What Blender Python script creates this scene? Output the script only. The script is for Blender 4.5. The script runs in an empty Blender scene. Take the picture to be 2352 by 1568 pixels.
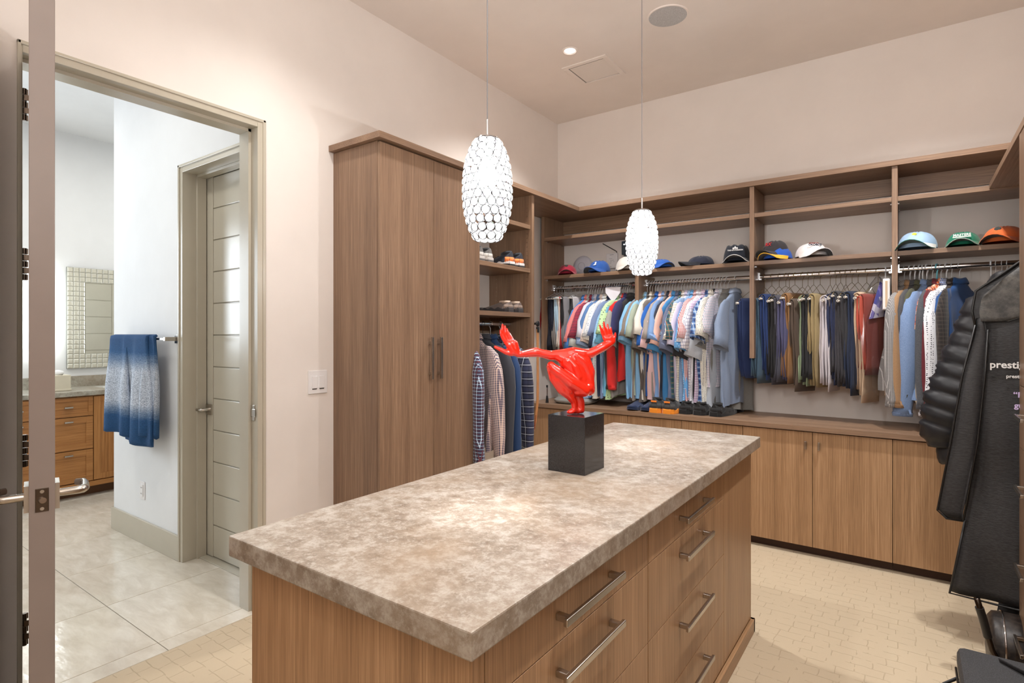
import bpy, bmesh, math, random
from mathutils import Vector, Matrix, noise
random.seed(7)
PI = math.pi
S = bpy.context.scene
C = S.collection

# ---------------------------------------------------------------- camera, light, exposure
cam_d = bpy.data.cameras.new('camera'); cam = bpy.data.objects.new('camera', cam_d); C.objects.link(cam)
cam.location = (0, 0, 1.40); cam.rotation_euler = (PI/2, 0, math.radians(35.4617))
cam_d.sensor_width = 36.0; cam_d.lens = 36*1286/2352; cam_d.shift_y = -16/2352; cam_d.clip_start = .02
S.camera = cam
S.view_settings.view_transform = 'Standard'; S.view_settings.look = 'None'
S.view_settings.gamma = 1; S.view_settings.use_curve_mapping = False
S.view_settings.exposure = -.08
S.cycles.max_bounces = 8; S.cycles.diffuse_bounces = 5; S.cycles.glossy_bounces = 4
S.cycles.transmission_bounces = 4; S.cycles.sample_clamp_indirect = 6; S.cycles.caustics_reflective = False
S.cycles.caustics_refractive = False; S.cycles.blur_glossy = 1.0

w = bpy.data.worlds.new('daylight'); S.world = w; w.use_nodes = True
w.node_tree.nodes['Background'].inputs[0].default_value = (.75, .85, 1, 1)
w.node_tree.nodes['Background'].inputs[1].default_value = 0.6

def light(kind, loc, power, col=(1, 1, 1), rot=(0, 0, 0), **k):
    d = bpy.data.lights.new(k.pop('name', 'lamp_light'), kind); d.energy = power; d.color = col
    for a, v in k.items(): setattr(d, a, v)
    o = bpy.data.objects.new(d.name, d); o.location = loc; o.rotation_euler = rot; C.objects.link(o); return o
ZC = 3.35          # closet ceiling
XA, YB, XR = -2.67, 4.48, .82
WARM = (1, .90, .80)
DOWN = [(-1.905, 3.36), (.07, 3.36), (-1.905, 1.55), (.07, 1.55), (.07, -.45)]
for i, (x, y) in enumerate(DOWN):
    light('SPOT', (x, y, ZC-.02), (190, 200, 90, 175, 55)[i], (1, .98, .96), name='downlight_beam', spot_size=math.radians(125), spot_blend=.9, shadow_soft_size=.045)
# added fill lamp behind the camera, aimed up to brighten ceiling and back wall
light('AREA', (.15, -.95, 2.2), 72, (1, .99, .98), (math.radians(150), 0, 0), shape='RECTANGLE', size=1.1, size_y=1.0, name='ceiling_bounce_fill')
# bathroom
light('AREA', (-6.28, .05, 1.9), 36, (.80, .90, 1), (PI/2, 0, -PI/2), shape='RECTANGLE', size=.7, size_y=1.25, name='bath_window_daylight')
for x, y in ((-5.3, .9), (-5.2, 2.3), (-3.6, .6)):
    light('AREA', (x, y, 3.2), 12, (1, .97, .90), shape='DISK', size=.3, name='bath_downlight_beam')

# ---------------------------------------------------------------- helpers
def s2l(c):
    c = c/255.; return c/12.92 if c <= .04045 else ((c+.055)/1.055)**2.4
def rgb(r, g, b): return (s2l(r), s2l(g), s2l(b), 1)
class NT:
    def __init__(s, name):
        s.m = bpy.data.materials.new(name); s.m.use_nodes = True; s.t = s.m.node_tree
        s.b = s.t.nodes['Principled BSDF']
    def n(s, typ, **k):
        o = s.t.nodes.new(typ)
        for a, v in k.items(): setattr(o, a, v)
        return o
    def l(s, a, b): s.t.links.new(a, b)
    def math(s, op, a, b=0.0, c=None, clamp=False):
        o = s.n('ShaderNodeMath', operation=op, use_clamp=clamp)
        for i, v in enumerate((a, b, c)):
            if v is None: continue
            if isinstance(v, (int, float)): o.inputs[i].default_value = v
            else: s.l(v, o.inputs[i])
        return o.outputs[0]
    def mix(s, f, a, b, mode='MIX'):
        o = s.n('ShaderNodeMix', data_type='RGBA', blend_type=mode)
        for i, v in ((0, f), (6, a), (7, b)):
            if isinstance(v, (int, float)): o.inputs[i].default_value = v
            elif isinstance(v, tuple): o.inputs[i].default_value = v
            else: s.l(v, o.inputs[i])
        return o.outputs[2]
    def coord(s, scale=(1, 1, 1), kind='Object', rot=(0, 0, 0), loc=(0, 0, 0)):
        t = s.n('ShaderNodeTexCoord'); m = s.n('ShaderNodeMapping'); s.l(t.outputs[kind], m.inputs[0])
        m.inputs['Scale'].default_value = scale; m.inputs['Rotation'].default_value = rot; m.inputs['Location'].default_value = loc
        return m.outputs[0]
    def noise(s, vec, scale=5, detail=3, rough=.5, dist=0):
        o = s.n('ShaderNodeTexNoise'); o.inputs['Scale'].default_value = scale; o.inputs['Detail'].default_value = detail
        o.inputs['Roughness'].default_value = rough; o.inputs['Distortion'].default_value = dist
        if vec is not None: s.l(vec, o.inputs[0])
        return o.outputs[0]
    def ramp(s, f, stops, interp='LINEAR'):
        o = s.n('ShaderNodeValToRGB'); e = o.color_ramp.elements; o.color_ramp.interpolation = interp
        while len(e) < len(stops): e.new(.5)
        for i, (p, c) in enumerate(stops): e[i].position = p; e[i].color = c
        s.l(f, o.inputs[0]); return o.outputs[0]
    def bump(s, h, strength=.3, dist=.002):
        o = s.n('ShaderNodeBump'); o.inputs['Strength'].default_value = strength; o.inputs['Distance'].default_value = dist
        s.l(h, o.inputs['Height']); s.l(o.outputs[0], s.b.inputs['Normal'])
    def set(s, **k):
        for a, v in k.items():
            i = s.b.inputs[a.replace('_', ' ')]
            if isinstance(v, (int, float, tuple)): i.default_value = v
            else: s.l(v, i)
        return s.m

def plain(name, col, rough=.5, metal=0, var=.04, **k):
    t = NT(name); n = t.noise(t.coord(), 9, 3)
    lo = tuple(c*(1-var) for c in col[:3])+(1,); hi = tuple(min(1, c*(1+var)) for c in col[:3])+(1,)
    return t.set(Base_Color=t.ramp(n, [(.3, lo), (.7, hi)]), Roughness=rough, Metallic=metal, **k)

def wood(name, dark, mid, light_, grain='Z', rough=.42):
    t = NT(name)
    a = {'Z': (1, 1, .012), 'X': (.012, 1, 1), 'Y': (1, .012, 1)}[grain]
    tc = t.n('ShaderNodeTexCoord')
    oi = t.n('ShaderNodeObjectInfo'); vm = t.n('ShaderNodeVectorMath', operation='ADD')
    sc = t.n('ShaderNodeVectorMath', operation='SCALE'); t.l(oi.outputs['Random'], sc.inputs[3]); sc.inputs[0].default_value = (7.3, 5.1, 3.7)
    t.l(tc.outputs['Object'], vm.inputs[0]); t.l(sc.outputs[0], vm.inputs[1])
    m = t.n('ShaderNodeMapping'); t.l(vm.outputs[0], m.inputs[0]); m.inputs['Scale'].default_value = a
    v = m.outputs[0]
    fine = t.noise(v, 520, 3, .6); med = t.noise(v, 150, 3, .6); big = t.noise(v, 14, 2, .5)
    f = t.math('ADD', t.math('MULTIPLY', fine, .42), t.math('MULTIPLY', med, .36)); f = t.math('ADD', f, t.math('MULTIPLY', big, .22))
    col = t.ramp(f, [(.34, dark), (.5, mid), (.66, light_)])
    t.bump(fine, .12, .0006)
    return t.set(Base_Color=col, Roughness=rough)

W_D, W_M, W_L = rgb(100, 77, 62), rgb(130, 103, 82), rgb(160, 131, 106)
WV = wood('veneer_vertical_grain', W_D, W_M, W_L, 'Z')
WX = wood('veneer_grain_along_x', W_D, W_M, W_L, 'X')
WY = wood('veneer_grain_along_y', W_D, W_M, W_L, 'Y')
LITV = wood('veneer_lit_tone', rgb(124, 94, 66), rgb(160, 124, 90), rgb(190, 154, 118), 'Z', .38)  # lit copy of the walnut veneer: brighter light is put into its colour
LITY = wood('veneer_lit_tone_along_y', rgb(124, 94, 66), rgb(160, 124, 90), rgb(190, 154, 118), 'Y', .38)  # the same lit copy with grain along y
VAN = wood('vanity_alder', rgb(120, 74, 34), rgb(168, 114, 62), rgb(190, 138, 82), 'Z', .4)
VANY = wood('vanity_alder_horizontal', rgb(120, 74, 34), rgb(168, 114, 62), rgb(190, 138, 82), 'Y', .4)

def wallpaint(name, col):
    t = NT(name); v = t.coord()
    n = t.noise(v, 2.2, 4, .6); n2 = t.noise(v, 160, 2)
    c = tuple(col[:3])
    t.bump(n2, .10, .001)
    return t.set(Base_Color=t.ramp(n, [(.3, tuple(k*.965 for k in c)+(1,)), (.7, tuple(min(1, k*1.03) for k in c)+(1,))]), Roughness=.75)
PAINT = wallpaint('wall_paint_warm_white', rgb(226, 219, 213))
CEILP = wallpaint('ceiling_paint', rgb(230, 222, 215))
BPAINT = wallpaint('bath_paint', rgb(226, 227, 228))
TRIMP = plain('trim_paint_greige', rgb(184, 177, 161), .26, var=.02)
DOORP = plain('closet_door_paint_taupe', rgb(132, 120, 114), .34, var=.03)
NICK = plain('satin_nickel', rgb(190, 184, 176), .25, 1, .03)
CHROME = plain('chrome', rgb(215, 215, 218), .09, 1, .01)
BRONZE = plain('hinge_dark_nickel', rgb(92, 80, 70), .28, 1)
WHITEP = plain('white_plastic', rgb(228, 226, 226), .35, var=.01)
BLACKP = plain('black_plastic', rgb(22, 22, 24), .4)
DARKGAP = plain('shadow_gap_black', rgb(26, 20, 16), .8)

def box_bm(bm, x, y, z, bev=0, mat=0):
    x0, x1 = min(x), max(x); y0, y1 = min(y), max(y); z0, z1 = min(z), max(z)
    vs = [bm.verts.new(p) for p in ((x0, y0, z0), (x1, y0, z0), (x1, y1, z0), (x0, y1, z0), (x0, y0, z1), (x1, y0, z1), (x1, y1, z1), (x0, y1, z1))]
    fs = [bm.faces.new([vs[i] for i in q]) for q in ((0, 3, 2, 1), (4, 5, 6, 7), (0, 1, 5, 4), (1, 2, 6, 5), (2, 3, 7, 6), (3, 0, 4, 7))]
    for f in fs: f.material_index = mat
    if bev:
        es = list({e for f in fs for e in f.edges})
        bmesh.ops.bevel(bm, geom=es, offset=bev, segments=2, profile=.5, affect='EDGES')
    return fs

def link(name, me, parent=None, loc=(0, 0, 0), rot=(0, 0, 0), mats=None):
    o = bpy.data.objects.new(name, me); C.objects.link(o)
    o.location = loc; o.rotation_euler = rot
    if parent is not None: o.parent = parent
    return o
def setmats(me, mats):
    for m in (mats if isinstance(mats, (list, tuple)) else [mats]): me.materials.append(m)
def mesh(name, bm, mats, smooth=False, ang=None):
    bmesh.ops.recalc_face_normals(bm, faces=bm.faces[:])
    me = bpy.data.meshes.new(name); bm.to_mesh(me); bm.free(); setmats(me, mats)
    if smooth:
        me.polygons.foreach_set('use_smooth', [True]*len(me.polygons))
        if ang:
            me.set_sharp_from_angle(angle=math.radians(ang))
    return me
def org(o):
    p = Vector((0, 0, 0))
    while o is not None: p += Vector(o.location); o = o.parent
    return p
def box(name, x, y, z, mats, parent=None, bev=0):
    """a box given in world coordinates; its own origin is its centre"""
    c = Vector(((x[0]+x[1])/2, (y[0]+y[1])/2, (z[0]+z[1])/2))
    bm = bmesh.new(); box_bm(bm, [v-c.x for v in x], [v-c.y for v in y], [v-c.z for v in z], bev)
    me = mesh(name, bm, mats)
    return link(name, me, parent, c-org(parent))
def boxes(name, lst, mats, parent=None, bev=0):
    """several world-coordinate boxes of ONE part"""
    x, y, z = lst[0][:3]; c = Vector(((x[0]+x[1])/2, (y[0]+y[1])/2, (z[0]+z[1])/2))
    bm = bmesh.new()
    for b in lst: box_bm(bm, [v-c.x for v in b[0]], [v-c.y for v in b[1]], [v-c.z for v in b[2]], bev, b[3] if len(b) > 3 else 0)
    return link(name, mesh(name, bm, mats), parent, c-org(parent))
def thing(name, label, cat, loc=(0, 0, 0), rz=0, group=None):
    o = bpy.data.objects.new(name, None); C.objects.link(o); o.empty_display_size = .05
    o.location = loc; o.rotation_euler = (0, 0, rz)
    return tag(o, label, cat, group)
def tag(o, label, cat, group=None, kind=None):
    if label: o['label'] = label
    if cat: o['category'] = cat
    if group: o['group'] = group
    if kind: o['kind'] = kind
    return o
def struct(o): o['kind'] = 'structure'; return o
def tube(bm, pts, r, n=6, cap=True, mat=0, flat=1.0):
    pts = [Vector(p) for p in pts]; rings = []; up = None
    for i, p in enumerate(pts):
        d = (pts[min(i+1, len(pts)-1)]-pts[max(i-1, 0)]).normalized()
        if up is None:
            up = d.orthogonal().normalized()
        else:
            up = (up-d*up.dot(d)).normalized()
        sd = d.cross(up); rr = r[i] if isinstance(r, (list, tuple)) else r
        rings.append([bm.verts.new(p+(up*math.cos(a)*flat+sd*math.sin(a))*rr) for a in [2*PI*k/n for k in range(n)]])
    return loft(bm, rings, cap, mat)
def loft(bm, rings, cap=True, mat=0, cap1=None):
    n = len(rings[0])
    for a, b in zip(rings, rings[1:]):
        for k in range(n):
            try: bm.faces.new((a[k], a[(k+1) % n], b[(k+1) % n], b[k])).material_index = mat
            except ValueError: pass
    c1 = cap if cap1 is None else cap1
    if cap: bm.faces.new(rings[0][::-1]).material_index = mat
    if c1: bm.faces.new(rings[-1]).material_index = mat
    return rings
def ringv(bm, pts): return [bm.verts.new(p) for p in pts]
def cyl(name, p0, p1, r, mats, parent=None, n=24, smooth=True):
    p0, p1 = Vector(p0), Vector(p1); c = (p0+p1)/2; bm = bmesh.new(); tube(bm, [p0-c, p1-c], r, n)
    return link(name, mesh(name, bm, mats, smooth, 40), parent, c-org(parent))
def lathe(bm, prof, n=24, mat=0, c=(0, 0, 0)):
    rings = [[bm.verts.new((c[0]+r*math.cos(2*PI*k/n), c[1]+r*math.sin(2*PI*k/n), c[2]+z)) for k in range(n)] for r, z in prof]
    return loft(bm, rings, prof[0][0] > 1e-4, mat, prof[-1][0] > 1e-4)
def arc(cx, cz, r, a0, a1, n=8):
    return [(cx+r*math.cos(math.radians(a0+(a1-a0)*i/n)), cz+r*math.sin(math.radians(a0+(a1-a0)*i/n))) for i in range(n+1)]
def text(name, body, size, mat, parent, loc, rot, ext=.0004, align='CENTER'):
    cu = bpy.data.curves.new(name, 'FONT'); cu.body = body; cu.size = size; cu.extrude = ext; cu.align_x = align; cu.resolution_u = 3; cu.offset = size*.022
    ob = bpy.data.objects.new(name, cu); C.objects.link(ob)
    dg = bpy.context.evaluated_depsgraph_get(); me = bpy.data.meshes.new_from_object(ob.evaluated_get(dg))
    bpy.data.objects.remove(ob); me.materials.clear(); me.materials.append(mat)
    return link(name, me, parent, loc, rot)
# ================================================================ THE ROOM
def carpet_mat():
    t = NT('carpet_cut_loop_block_pattern')
    v = t.coord(kind='Object')
    nz = t.noise(v, 3, 3); sep = t.n('ShaderNodeVectorMath', operation='ADD')
    sc = t.n('ShaderNodeVectorMath', operation='SCALE'); cn = t.n('ShaderNodeTexNoise'); cn.inputs['Scale'].default_value = 14
    t.l(v, cn.inputs[0]); t.l(cn.outputs[1], sc.inputs[0]); sc.inputs[3].default_value = .018
    t.l(v, sep.inputs[0]); t.l(sc.outputs[0], sep.inputs[1])
    br = t.n('ShaderNodeTexBrick'); t.l(sep.outputs[0], br.inputs[0])
    br.inputs['Scale'].default_value = 1; br.inputs['Brick Width'].default_value = .105; br.inputs['Row Height'].default_value = .062
    br.inputs['Mortar Size'].default_value = .0022; br.inputs['Mortar Smooth'].default_value = .5; br.offset = .37; br.squash = .72; br.squash_frequency = 3
    gate = t.math('GREATER_THAN', t.noise(v, 22, 1), .44)
    line = t.math('MULTIPLY', br.outputs['Fac'], gate)
    fib = t.noise(v, 900, 2, .7)
    base = t.ramp(fib, [(.3, rgb(184, 166, 140)), (.7, rgb(214, 197, 170))])
    base = t.mix(t.math('MULTIPLY', nz, .35), base, rgb(204, 184, 154))
    col = t.mix(t.math('MULTIPLY', line, .34), base, rgb(172, 150, 120))
    h = t.math('SUBTRACT', t.math('MULTIPLY', fib, .5), t.math('MULTIPLY', line, .6))
    t.bump(h, .8, .004)
    return t.set(Base_Color=col, Roughness=.95)
CARPET = carpet_mat()
YF = -1.6      # room's near end, behind the camera
floor = struct(box('floor', (XA-.01, XR+.1), (YF, YB+.1), (-.06, 0), CARPET))
struct(box('ceiling', (XA-.14, XR+.1), (YF-.1, YB+.1), (ZC, ZC+.08), CEILP))
struct(box('wall_back', (XA-.14, XR+.1), (YB, YB+.1), (-.06, ZC), PAINT))
struct(box('wall_right', (XR, XR+.1), (YF, YB), (-.06, ZC), PAINT))
struct(box('wall_front', (XA-.14, XR+.1), (YF-.1, YF), (-.06, ZC), PAINT))
WT = .14; DY0, DY1, DZ = .634, 1.545, 2.44    # doorway
struct(boxes('wall_left', [((XA-WT, XA), (YF, DY0-.012), (-.06, ZC)), ((XA-WT, XA), (DY1+.03, YB), (-.06, ZC)), ((XA-WT, XA), (DY0-.012, DY1+.03), (DZ+.03, ZC))], PAINT))
# door casing / jamb of the closet doorway (stepped flush profile)
jb = thing('trim_1', None, None); jb['kind'] = 'structure'
def frame(parent, x0, x1, y0, y1, zt, axis, m):
    """stepped jamb: a lining and a doorstop on each side and the head"""
    for (a, b, d) in ((y0-.03, y0, 1), (y1, y1+.03, -1)):
        pass
for nm, ys in (('jamb', (DY0-.012, DY0)), ('jamb', (DY1, DY1+.03))):
    box(nm, (XA-WT-.004, XA+.006), ys, (0, DZ+.03), TRIMP, jb, .002)
box('head', (XA-WT-.004, XA+.006), (DY0, DY1), (DZ, DZ+.03), TRIMP, jb, .002)
boxes('door_stop', [((XA-WT, XA-.055), (DY0, DY0+.004), (0, DZ)), ((XA-WT, XA-.055), (DY1-.014, DY1), (0, DZ)), ((XA-WT, XA-.055), (DY0, DY1), (DZ-.014, DZ))], TRIMP, jb)
boxes('casing_bead', [((XA, XA+.012), (DY0-.016, DY0-.004), (0, DZ+.042)), ((XA, XA+.012), (DY1+.026, DY1+.042), (0, DZ+.042)), ((XA, XA+.012), (DY0-.016, DY1+.042), (DZ+.028, DZ+.042))], TRIMP, jb, .003)
boxes('strike_plate', [((XA-.05, XA-.018), (DY1-.0035, DY1+.001), (.965, 1.045)), ((XA-.05, XA-.010), (DY1-.005, DY1-.003), (.985, 1.025))], NICK, jb, .002)

# ---- bathroom shell
XM, ZB, YN, YS = -6.35, 3.26, 3.25, -1.6
XW = XA-WT     # bathroom side of the shared wall
YC = 1.63
struct(box('wall_bath_mirror', (XM-.1, XM), (YS, YN), (-.06, ZB), BPAINT))
struct(box('wall_bath_north', (XM-.1, XW), (YN, YN+.1), (-.06, ZB), BPAINT))
struct(box('wall_bath_south', (XM-.1, XW), (YS-.1, YS), (-.06, ZB), BPAINT))
struct(box('ceiling_bath', (XM-.1, XW), (YS-.1, YN+.1), (ZB, ZB+.08), BPAINT))
D2 = (-3.62, -2.86)     # doorway in the towel wall
struct(boxes('wall_bath_towel', [((-4.70, D2[0]-.05), (YC, YC+.16), (-.06, ZB)), ((D2[0]-.05, XW), (YC, YC+.16), (2.43, ZB)), ((-4.70, -4.58), (YC+.16, 2.05), (-.06, ZB)), ((-4.70, -4.58), (2.85, YN), (-.06, ZB)), ((-4.70, -4.58), (2.05, 2.85), (2.43, ZB))], BPAINT))
struct(boxes('baseboard_bath', [((-4.712, -4.70), (YC-.012, 2.0), (0, .155)), ((-4.712, D2[0]-.065), (YC-.014, YC), (0, .155))], TRIMP, None, .002))
def paneled_door(name, x, y, z, nb, along='X', face=-1):
    """leaf with stiles and a stack of flush boards between them; returns the thing"""
    t = thing(name, None, None); t['kind'] = 'structure'
    st = .085
    if along == 'X':
        box('stile', (x[0], x[0]+st), y, z, TRIMP, t, .002); box('stile', (x[1]-st, x[1]), y, z, TRIMP, t, .002)
        h = (z[1]-z[0])/nb
        for i in range(nb):
            box('board', (x[0]+st+.002, x[1]-st-.002), (y[0]+.003, y[1]-.003), (z[0]+i*h+.0025, z[0]+(i+1)*h-.0025), TRIMP, t, .0035)
        box('core', (x[0]+st, x[1]-st), (y[0]+.012, y[1]-.012), z, TRIMP, t)
    else:
        box('stile', x, (y[0], y[0]+st), z, TRIMP, t, .002); box('stile', x, (y[1]-st, y[1]), z, TRIMP, t, .002)
        h = (z[1]-z[0])/nb
        for i in range(nb):
            box('board', (x[0]+.003, x[1]-.003), (y[0]+st+.002, y[1]-st-.002), (z[0]+i*h+.0025, z[0]+(i+1)*h-.0025), TRIMP, t, .0035)
        box('core', (x[0]+.012, x[1]-.012), (y[0]+st, y[1]-st), z, TRIMP, t)
    return t
d2 = paneled_door('door_2', (D2[0]-.02, XW-.02), (1.765, 1.805), (.012, 2.385), 12)
# lever on its left stile
def lever(parent, c, n, d, mat, L=.115):
    """c centre on the face, n outward normal, d lever direction"""
    c, n, d = Vector(c), Vector(n).normalized(), Vector(d).normalized(); u = Vector((0, 0, 1))
    o = org(parent); bm = bmesh.new(); s_ = n.cross(u)
    for (a, b, h) in ((.0, .009, .033),):
        vs = []
        for q in (a, b): vs.append([bm.verts.new(c-o+n*q+s_*i*h+u*j*h) for i, j in ((-1, -1), (1, -1), (1, 1), (-1, 1))])
        loft(bm, vs)
    me = mesh('rosette', bm, mat); link('rosette', me, parent)
    bm = bmesh.new()
    p = [c-o+n*.009, c-o+n*.045, c-o+n*.052+d*.010, c-o+n*.055+d*.03, c-o+n*.055+d*L*.8, c-o+n*.053+d*L, c-o+n*.038+d*(L+.008)]
    tube(bm, p, [.010, .010, .0105, .010, .0095, .0095, .0085], 12)
    return link('lever_handle', mesh('lever_handle', bm, mat, True, 50), parent)
lever(d2, (D2[0]+.03, 1.765, .93), (0, -1, 0), (-1, 0, 0), NICK, .06)
j2 = thing('trim_2', None, None); j2['kind'] = 'structure'
boxes('jamb', [((D2[0]-.055, D2[0]-.02), (YC-.006, 1.90), (0, 2.43)), ((D2[0]-.02, XW), (YC-.006, 1.90), (2.395, 2.43))], TRIMP, j2, .002)
boxes('door_stop', [((D2[0]-.02, D2[0]-.002), (YC+.075, 1.76), (0, 2.395)), ((D2[0]-.002, XW), (YC+.075, 1.76), (2.38, 2.395))], TRIMP, j2, .001)
boxes('casing_bead', [((D2[0]-.066, D2[0]-.05), (YC-.014, YC), (0, 2.442)), ((D2[0]-.066, XW), (YC-.014, YC), (2.427, 2.442))], TRIMP, j2, .002)
box('threshold', (D2[0]-.02, XW), (1.72, 1.83), (0, .008), TRIMP, j2, .002)
d3 = paneled_door('door_3', (-4.68, -4.64), (2.07, 2.83), (.012, 2.41), 12, 'Y')
struct(box('door_frame', (-4.715, -4.57), (2.03, 2.07), (0, 2.45), TRIMP, d3)); 
# bath floor tiles
def tile_mat():
    t = NT('porcelain_tile_cream'); v = t.coord(scale=(1, 3, 1))
    oi = t.n('ShaderNodeObjectInfo')
    n = t.noise(v, 5, 5, .62, .6)
    c = t.ramp(n, [(.3, rgb(196, 186, 170)), (.55, rgb(212, 204, 190)), (.75, rgb(224, 218, 206))])
    c = t.mix(t.math('MULTIPLY', oi.outputs['Random'], .18), c, rgb(190, 178, 160))
    t.bump(t.noise(t.coord(scale=(6, 14, 1)), 1, 3), .12, .02)
    return t.set(Base_Color=c, Roughness=.14)
TILE = tile_mat()
fb = struct(box('floor_bath', (XM, XA-.012), (YS, YN), (-.06, -.008), plain('grout', rgb(182, 172, 158), .9)))
tw, tl = .595, 1.19
tile_meshes = {}
for i in range(-1, 7):
    x1 = -2.787-tw*i; x0 = x1-tw
    for j in range(-3, 2):
        y0 = 1.139+tl*j; y1 = y0+tl
        a, b, c_, d = max(x0, XM), min(x1, XA-.012), max(y0, YS), min(y1, YN)
        if b-a < .02 or d-c_ < .02: continue
        box('tile', (a+.0015, b-.0015), (c_+.0015, d-.0015), (-.008, 0), TILE, fb, .0012)
# windows of the bathroom, on the mirror wall towards the camera side: seen only as a reflection
EM = NT('daylit_frosted_glass'); EM.b.inputs['Emission Color'].default_value = (.80, .90, 1, 1); EM.b.inputs['Emission Strength'].default_value = 5; EMW = EM.m
wn = thing('window_1', None, None, (XM, .05, 1.9)); wn['kind'] = 'structure'
box('pane', (XM+.005, XM+.012), (-.3, .4), (1.27, 2.53), EMW, wn)
boxes('window_frame', [((XM, XM+.04), (-.34, -.3), (1.23, 2.57)), ((XM, XM+.04), (.4, .44), (1.23, 2.57)), ((XM, XM+.04), (-.34, .44), (1.23, 1.27)), ((XM, XM+.04), (-.34, .44), (2.53, 2.57))], TRIMP, wn, .003)

# ---- the open closet door, edge towards the camera
LEAF_L, LEAF_T = .868, .052
dr = thing('door_1', None, None, (-2.660, .685, 0), math.atan2(.478-.685, -1.845+2.66)); dr['kind'] = 'structure'
def lbox(name, x, y, z, mats, parent, bev=0):
    """box in the parent's local coordinates"""
    c = Vector(((x[0]+x[1])/2, (y[0]+y[1])/2, (z[0]+z[1])/2)); bm = bmesh.new()
    box_bm(bm, [v-c.x for v in x], [v-c.y for v in y], [v-c.z for v in z], bev)
    return link(name, mesh(name, bm, mats), parent, c)
lbox('leaf', (.012, LEAF_L), (-LEAF_T/2, LEAF_T/2), (.012, 2.42), DOORP, dr, .0015)
for z in (.31, .97, 1.66, 2.25):
    bm = bmesh.new()
    for k in range(5):
        lathe(bm, [(.0075, k*.024+.0008), (.0075, k*.024+.0232)], 12, c=(.000, -.046, z-.06))
    [box_bm(bm, (.0085, .0115), (-.044, .016), (z-.058+k*.024, z-.038+k*.024)) for k in (1, 3)]; [box_bm(bm, (-.004, -.001), (-.050, -.035), (z-.058+k*.024, z-.038+k*.024)) for k in (0, 2, 4)]
    link('hinge', mesh('hinge', bm, BRONZE, True, 40), dr)
lbox('latch_plate', (LEAF_L-.001, LEAF_L+.0018), (-.0135, .0135), (.945, 1.005), BRONZE, dr, .001)
bm = bmesh.new(); tube(bm, [(LEAF_L, 0, .975), (LEAF_L+.009, .002, .975)], [.0095, .0075], 14)
link('latch_bolt', mesh('latch_bolt', bm, NICK, True, 40), dr)
bm = bmesh.new()
for z in (.953, .997): tube(bm, [(LEAF_L, 0, z), (LEAF_L+.0035, 0, z)], .0045, 10)
link('screw', mesh('screw', bm, NICK, True, 40), dr)
def llever(parent, c, n, d, mat, L):
    c, n, d = Vector(c), Vector(n), Vector(d); u = Vector((0, 0, 1)); s_ = n.cross(u); bm = bmesh.new()
    loft(bm, [[bm.verts.new(c+n*q+s_*i*.034+u*j*.034) for i, j in ((-1, -1), (1, -1), (1, 1), (-1, 1))] for q in (0, .010)])
    link('rosette', mesh('rosette', bm, mat), parent)
    bm = bmesh.new()
    tube(bm, [c+n*.01, c+n*.048, c+n*.060+d*.006, c+n*.066+d*.02, c+n*.068+d*L*.8, c+n*.066+d*L, c+n*.050+d*(L+.010)], [.010, .0105, .0115, .011, .010, .010, .009], 12)
    link('lever_handle', mesh('lever_handle', bm, mat, True, 50), parent)
llever(dr, (LEAF_L-.06, LEAF_T/2, .975), (0, 1, 0), (-1, 0, 0), NICK, .10)
llever(dr, (LEAF_L-.06, -LEAF_T/2, .975), (0, -1, 0), (-1, 0, 0), NICK, .10)

# ================================================================ CEILING THINGS
LENS = NT('lit_lamp_lens'); LENS.b.inputs['Emission Color'].default_value = (1, .95, .9, 1); LENS.b.inputs['Emission Strength'].default_value = 9; LENSM = LENS.m
for i, (x, y) in enumerate(DOWN):
    t = thing('recessed_downlight', ['small round lit recessed downlight beside the square ceiling vent', 'recessed ceiling downlight over the right end of the back racks', 'recessed ceiling downlight in front of the tall wardrobe', 'recessed ceiling downlight near the drawers on the right', 'recessed ceiling downlight above the near end of the room'][i], 'ceiling light', (x, y, ZC), 0, 'recessed downlights in the closet ceiling')
    bm = bmesh.new(); lathe(bm, [(.055, -.002), (.045, -.010), (.036, -.003)], 32)
    link('trim_ring', mesh('trim_ring', bm, CEILP, True, 50), t)
    bm = bmesh.new(); lathe(bm, [(.036, -.0045), (.02, -.006), (.0, -.006)], 32)
    link('lens', mesh('lens', bm, LENSM, True, 50), t)
t = thing('ceiling_speaker', 'round flush ceiling speaker with a pale grey mesh grille', 'speaker', (-1.212, 3.345, ZC))
bm = bmesh.new(); lathe(bm, [(.122, 0), (.120, -.006), (.113, -.006)], 48); link('rim', mesh('rim', bm, CEILP, True, 50), t)
GR = NT('speaker_grille'); v = GR.coord(); vo = GR.n('ShaderNodeTexVoronoi'); GR.l(v, vo.inputs[0]); vo.inputs['Scale'].default_value = 400
GR.set(Base_Color=GR.ramp(vo.outputs[0], [(.3, rgb(150, 150, 150)), (.6, rgb(196, 196, 196))]), Roughness=.6)
bm = bmesh.new(); lathe(bm, [(.113, -.006), (.06, -.008), (.0, -.0085)], 48); link('grille', mesh('grille', bm, GR.m, True, 50), t)
t = thing('ceiling_vent', 'square white ceiling air vent with fine louvres', 'vent', (-1.906, 3.722, ZC))
vx, vy = -1.906, 3.722
boxes('vent_frame', [((vx-.175, vx+.175), (vy-.175, vy-.14), (ZC-.008, ZC)), ((vx-.175, vx+.175), (vy+.14, vy+.175), (ZC-.008, ZC)), ((vx-.175, vx-.14), (vy-.14, vy+.14), (ZC-.008, ZC)), ((vx+.14, vx+.175), (vy-.14, vy+.14), (ZC-.008, ZC))], CEILP, t, .002)
box('backing', (vx-.14, vx+.14), (vy-.14, vy+.14), (ZC-.0015, ZC-.0005), plain('vent_dark', rgb(30, 26, 24), .8), t)
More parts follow.
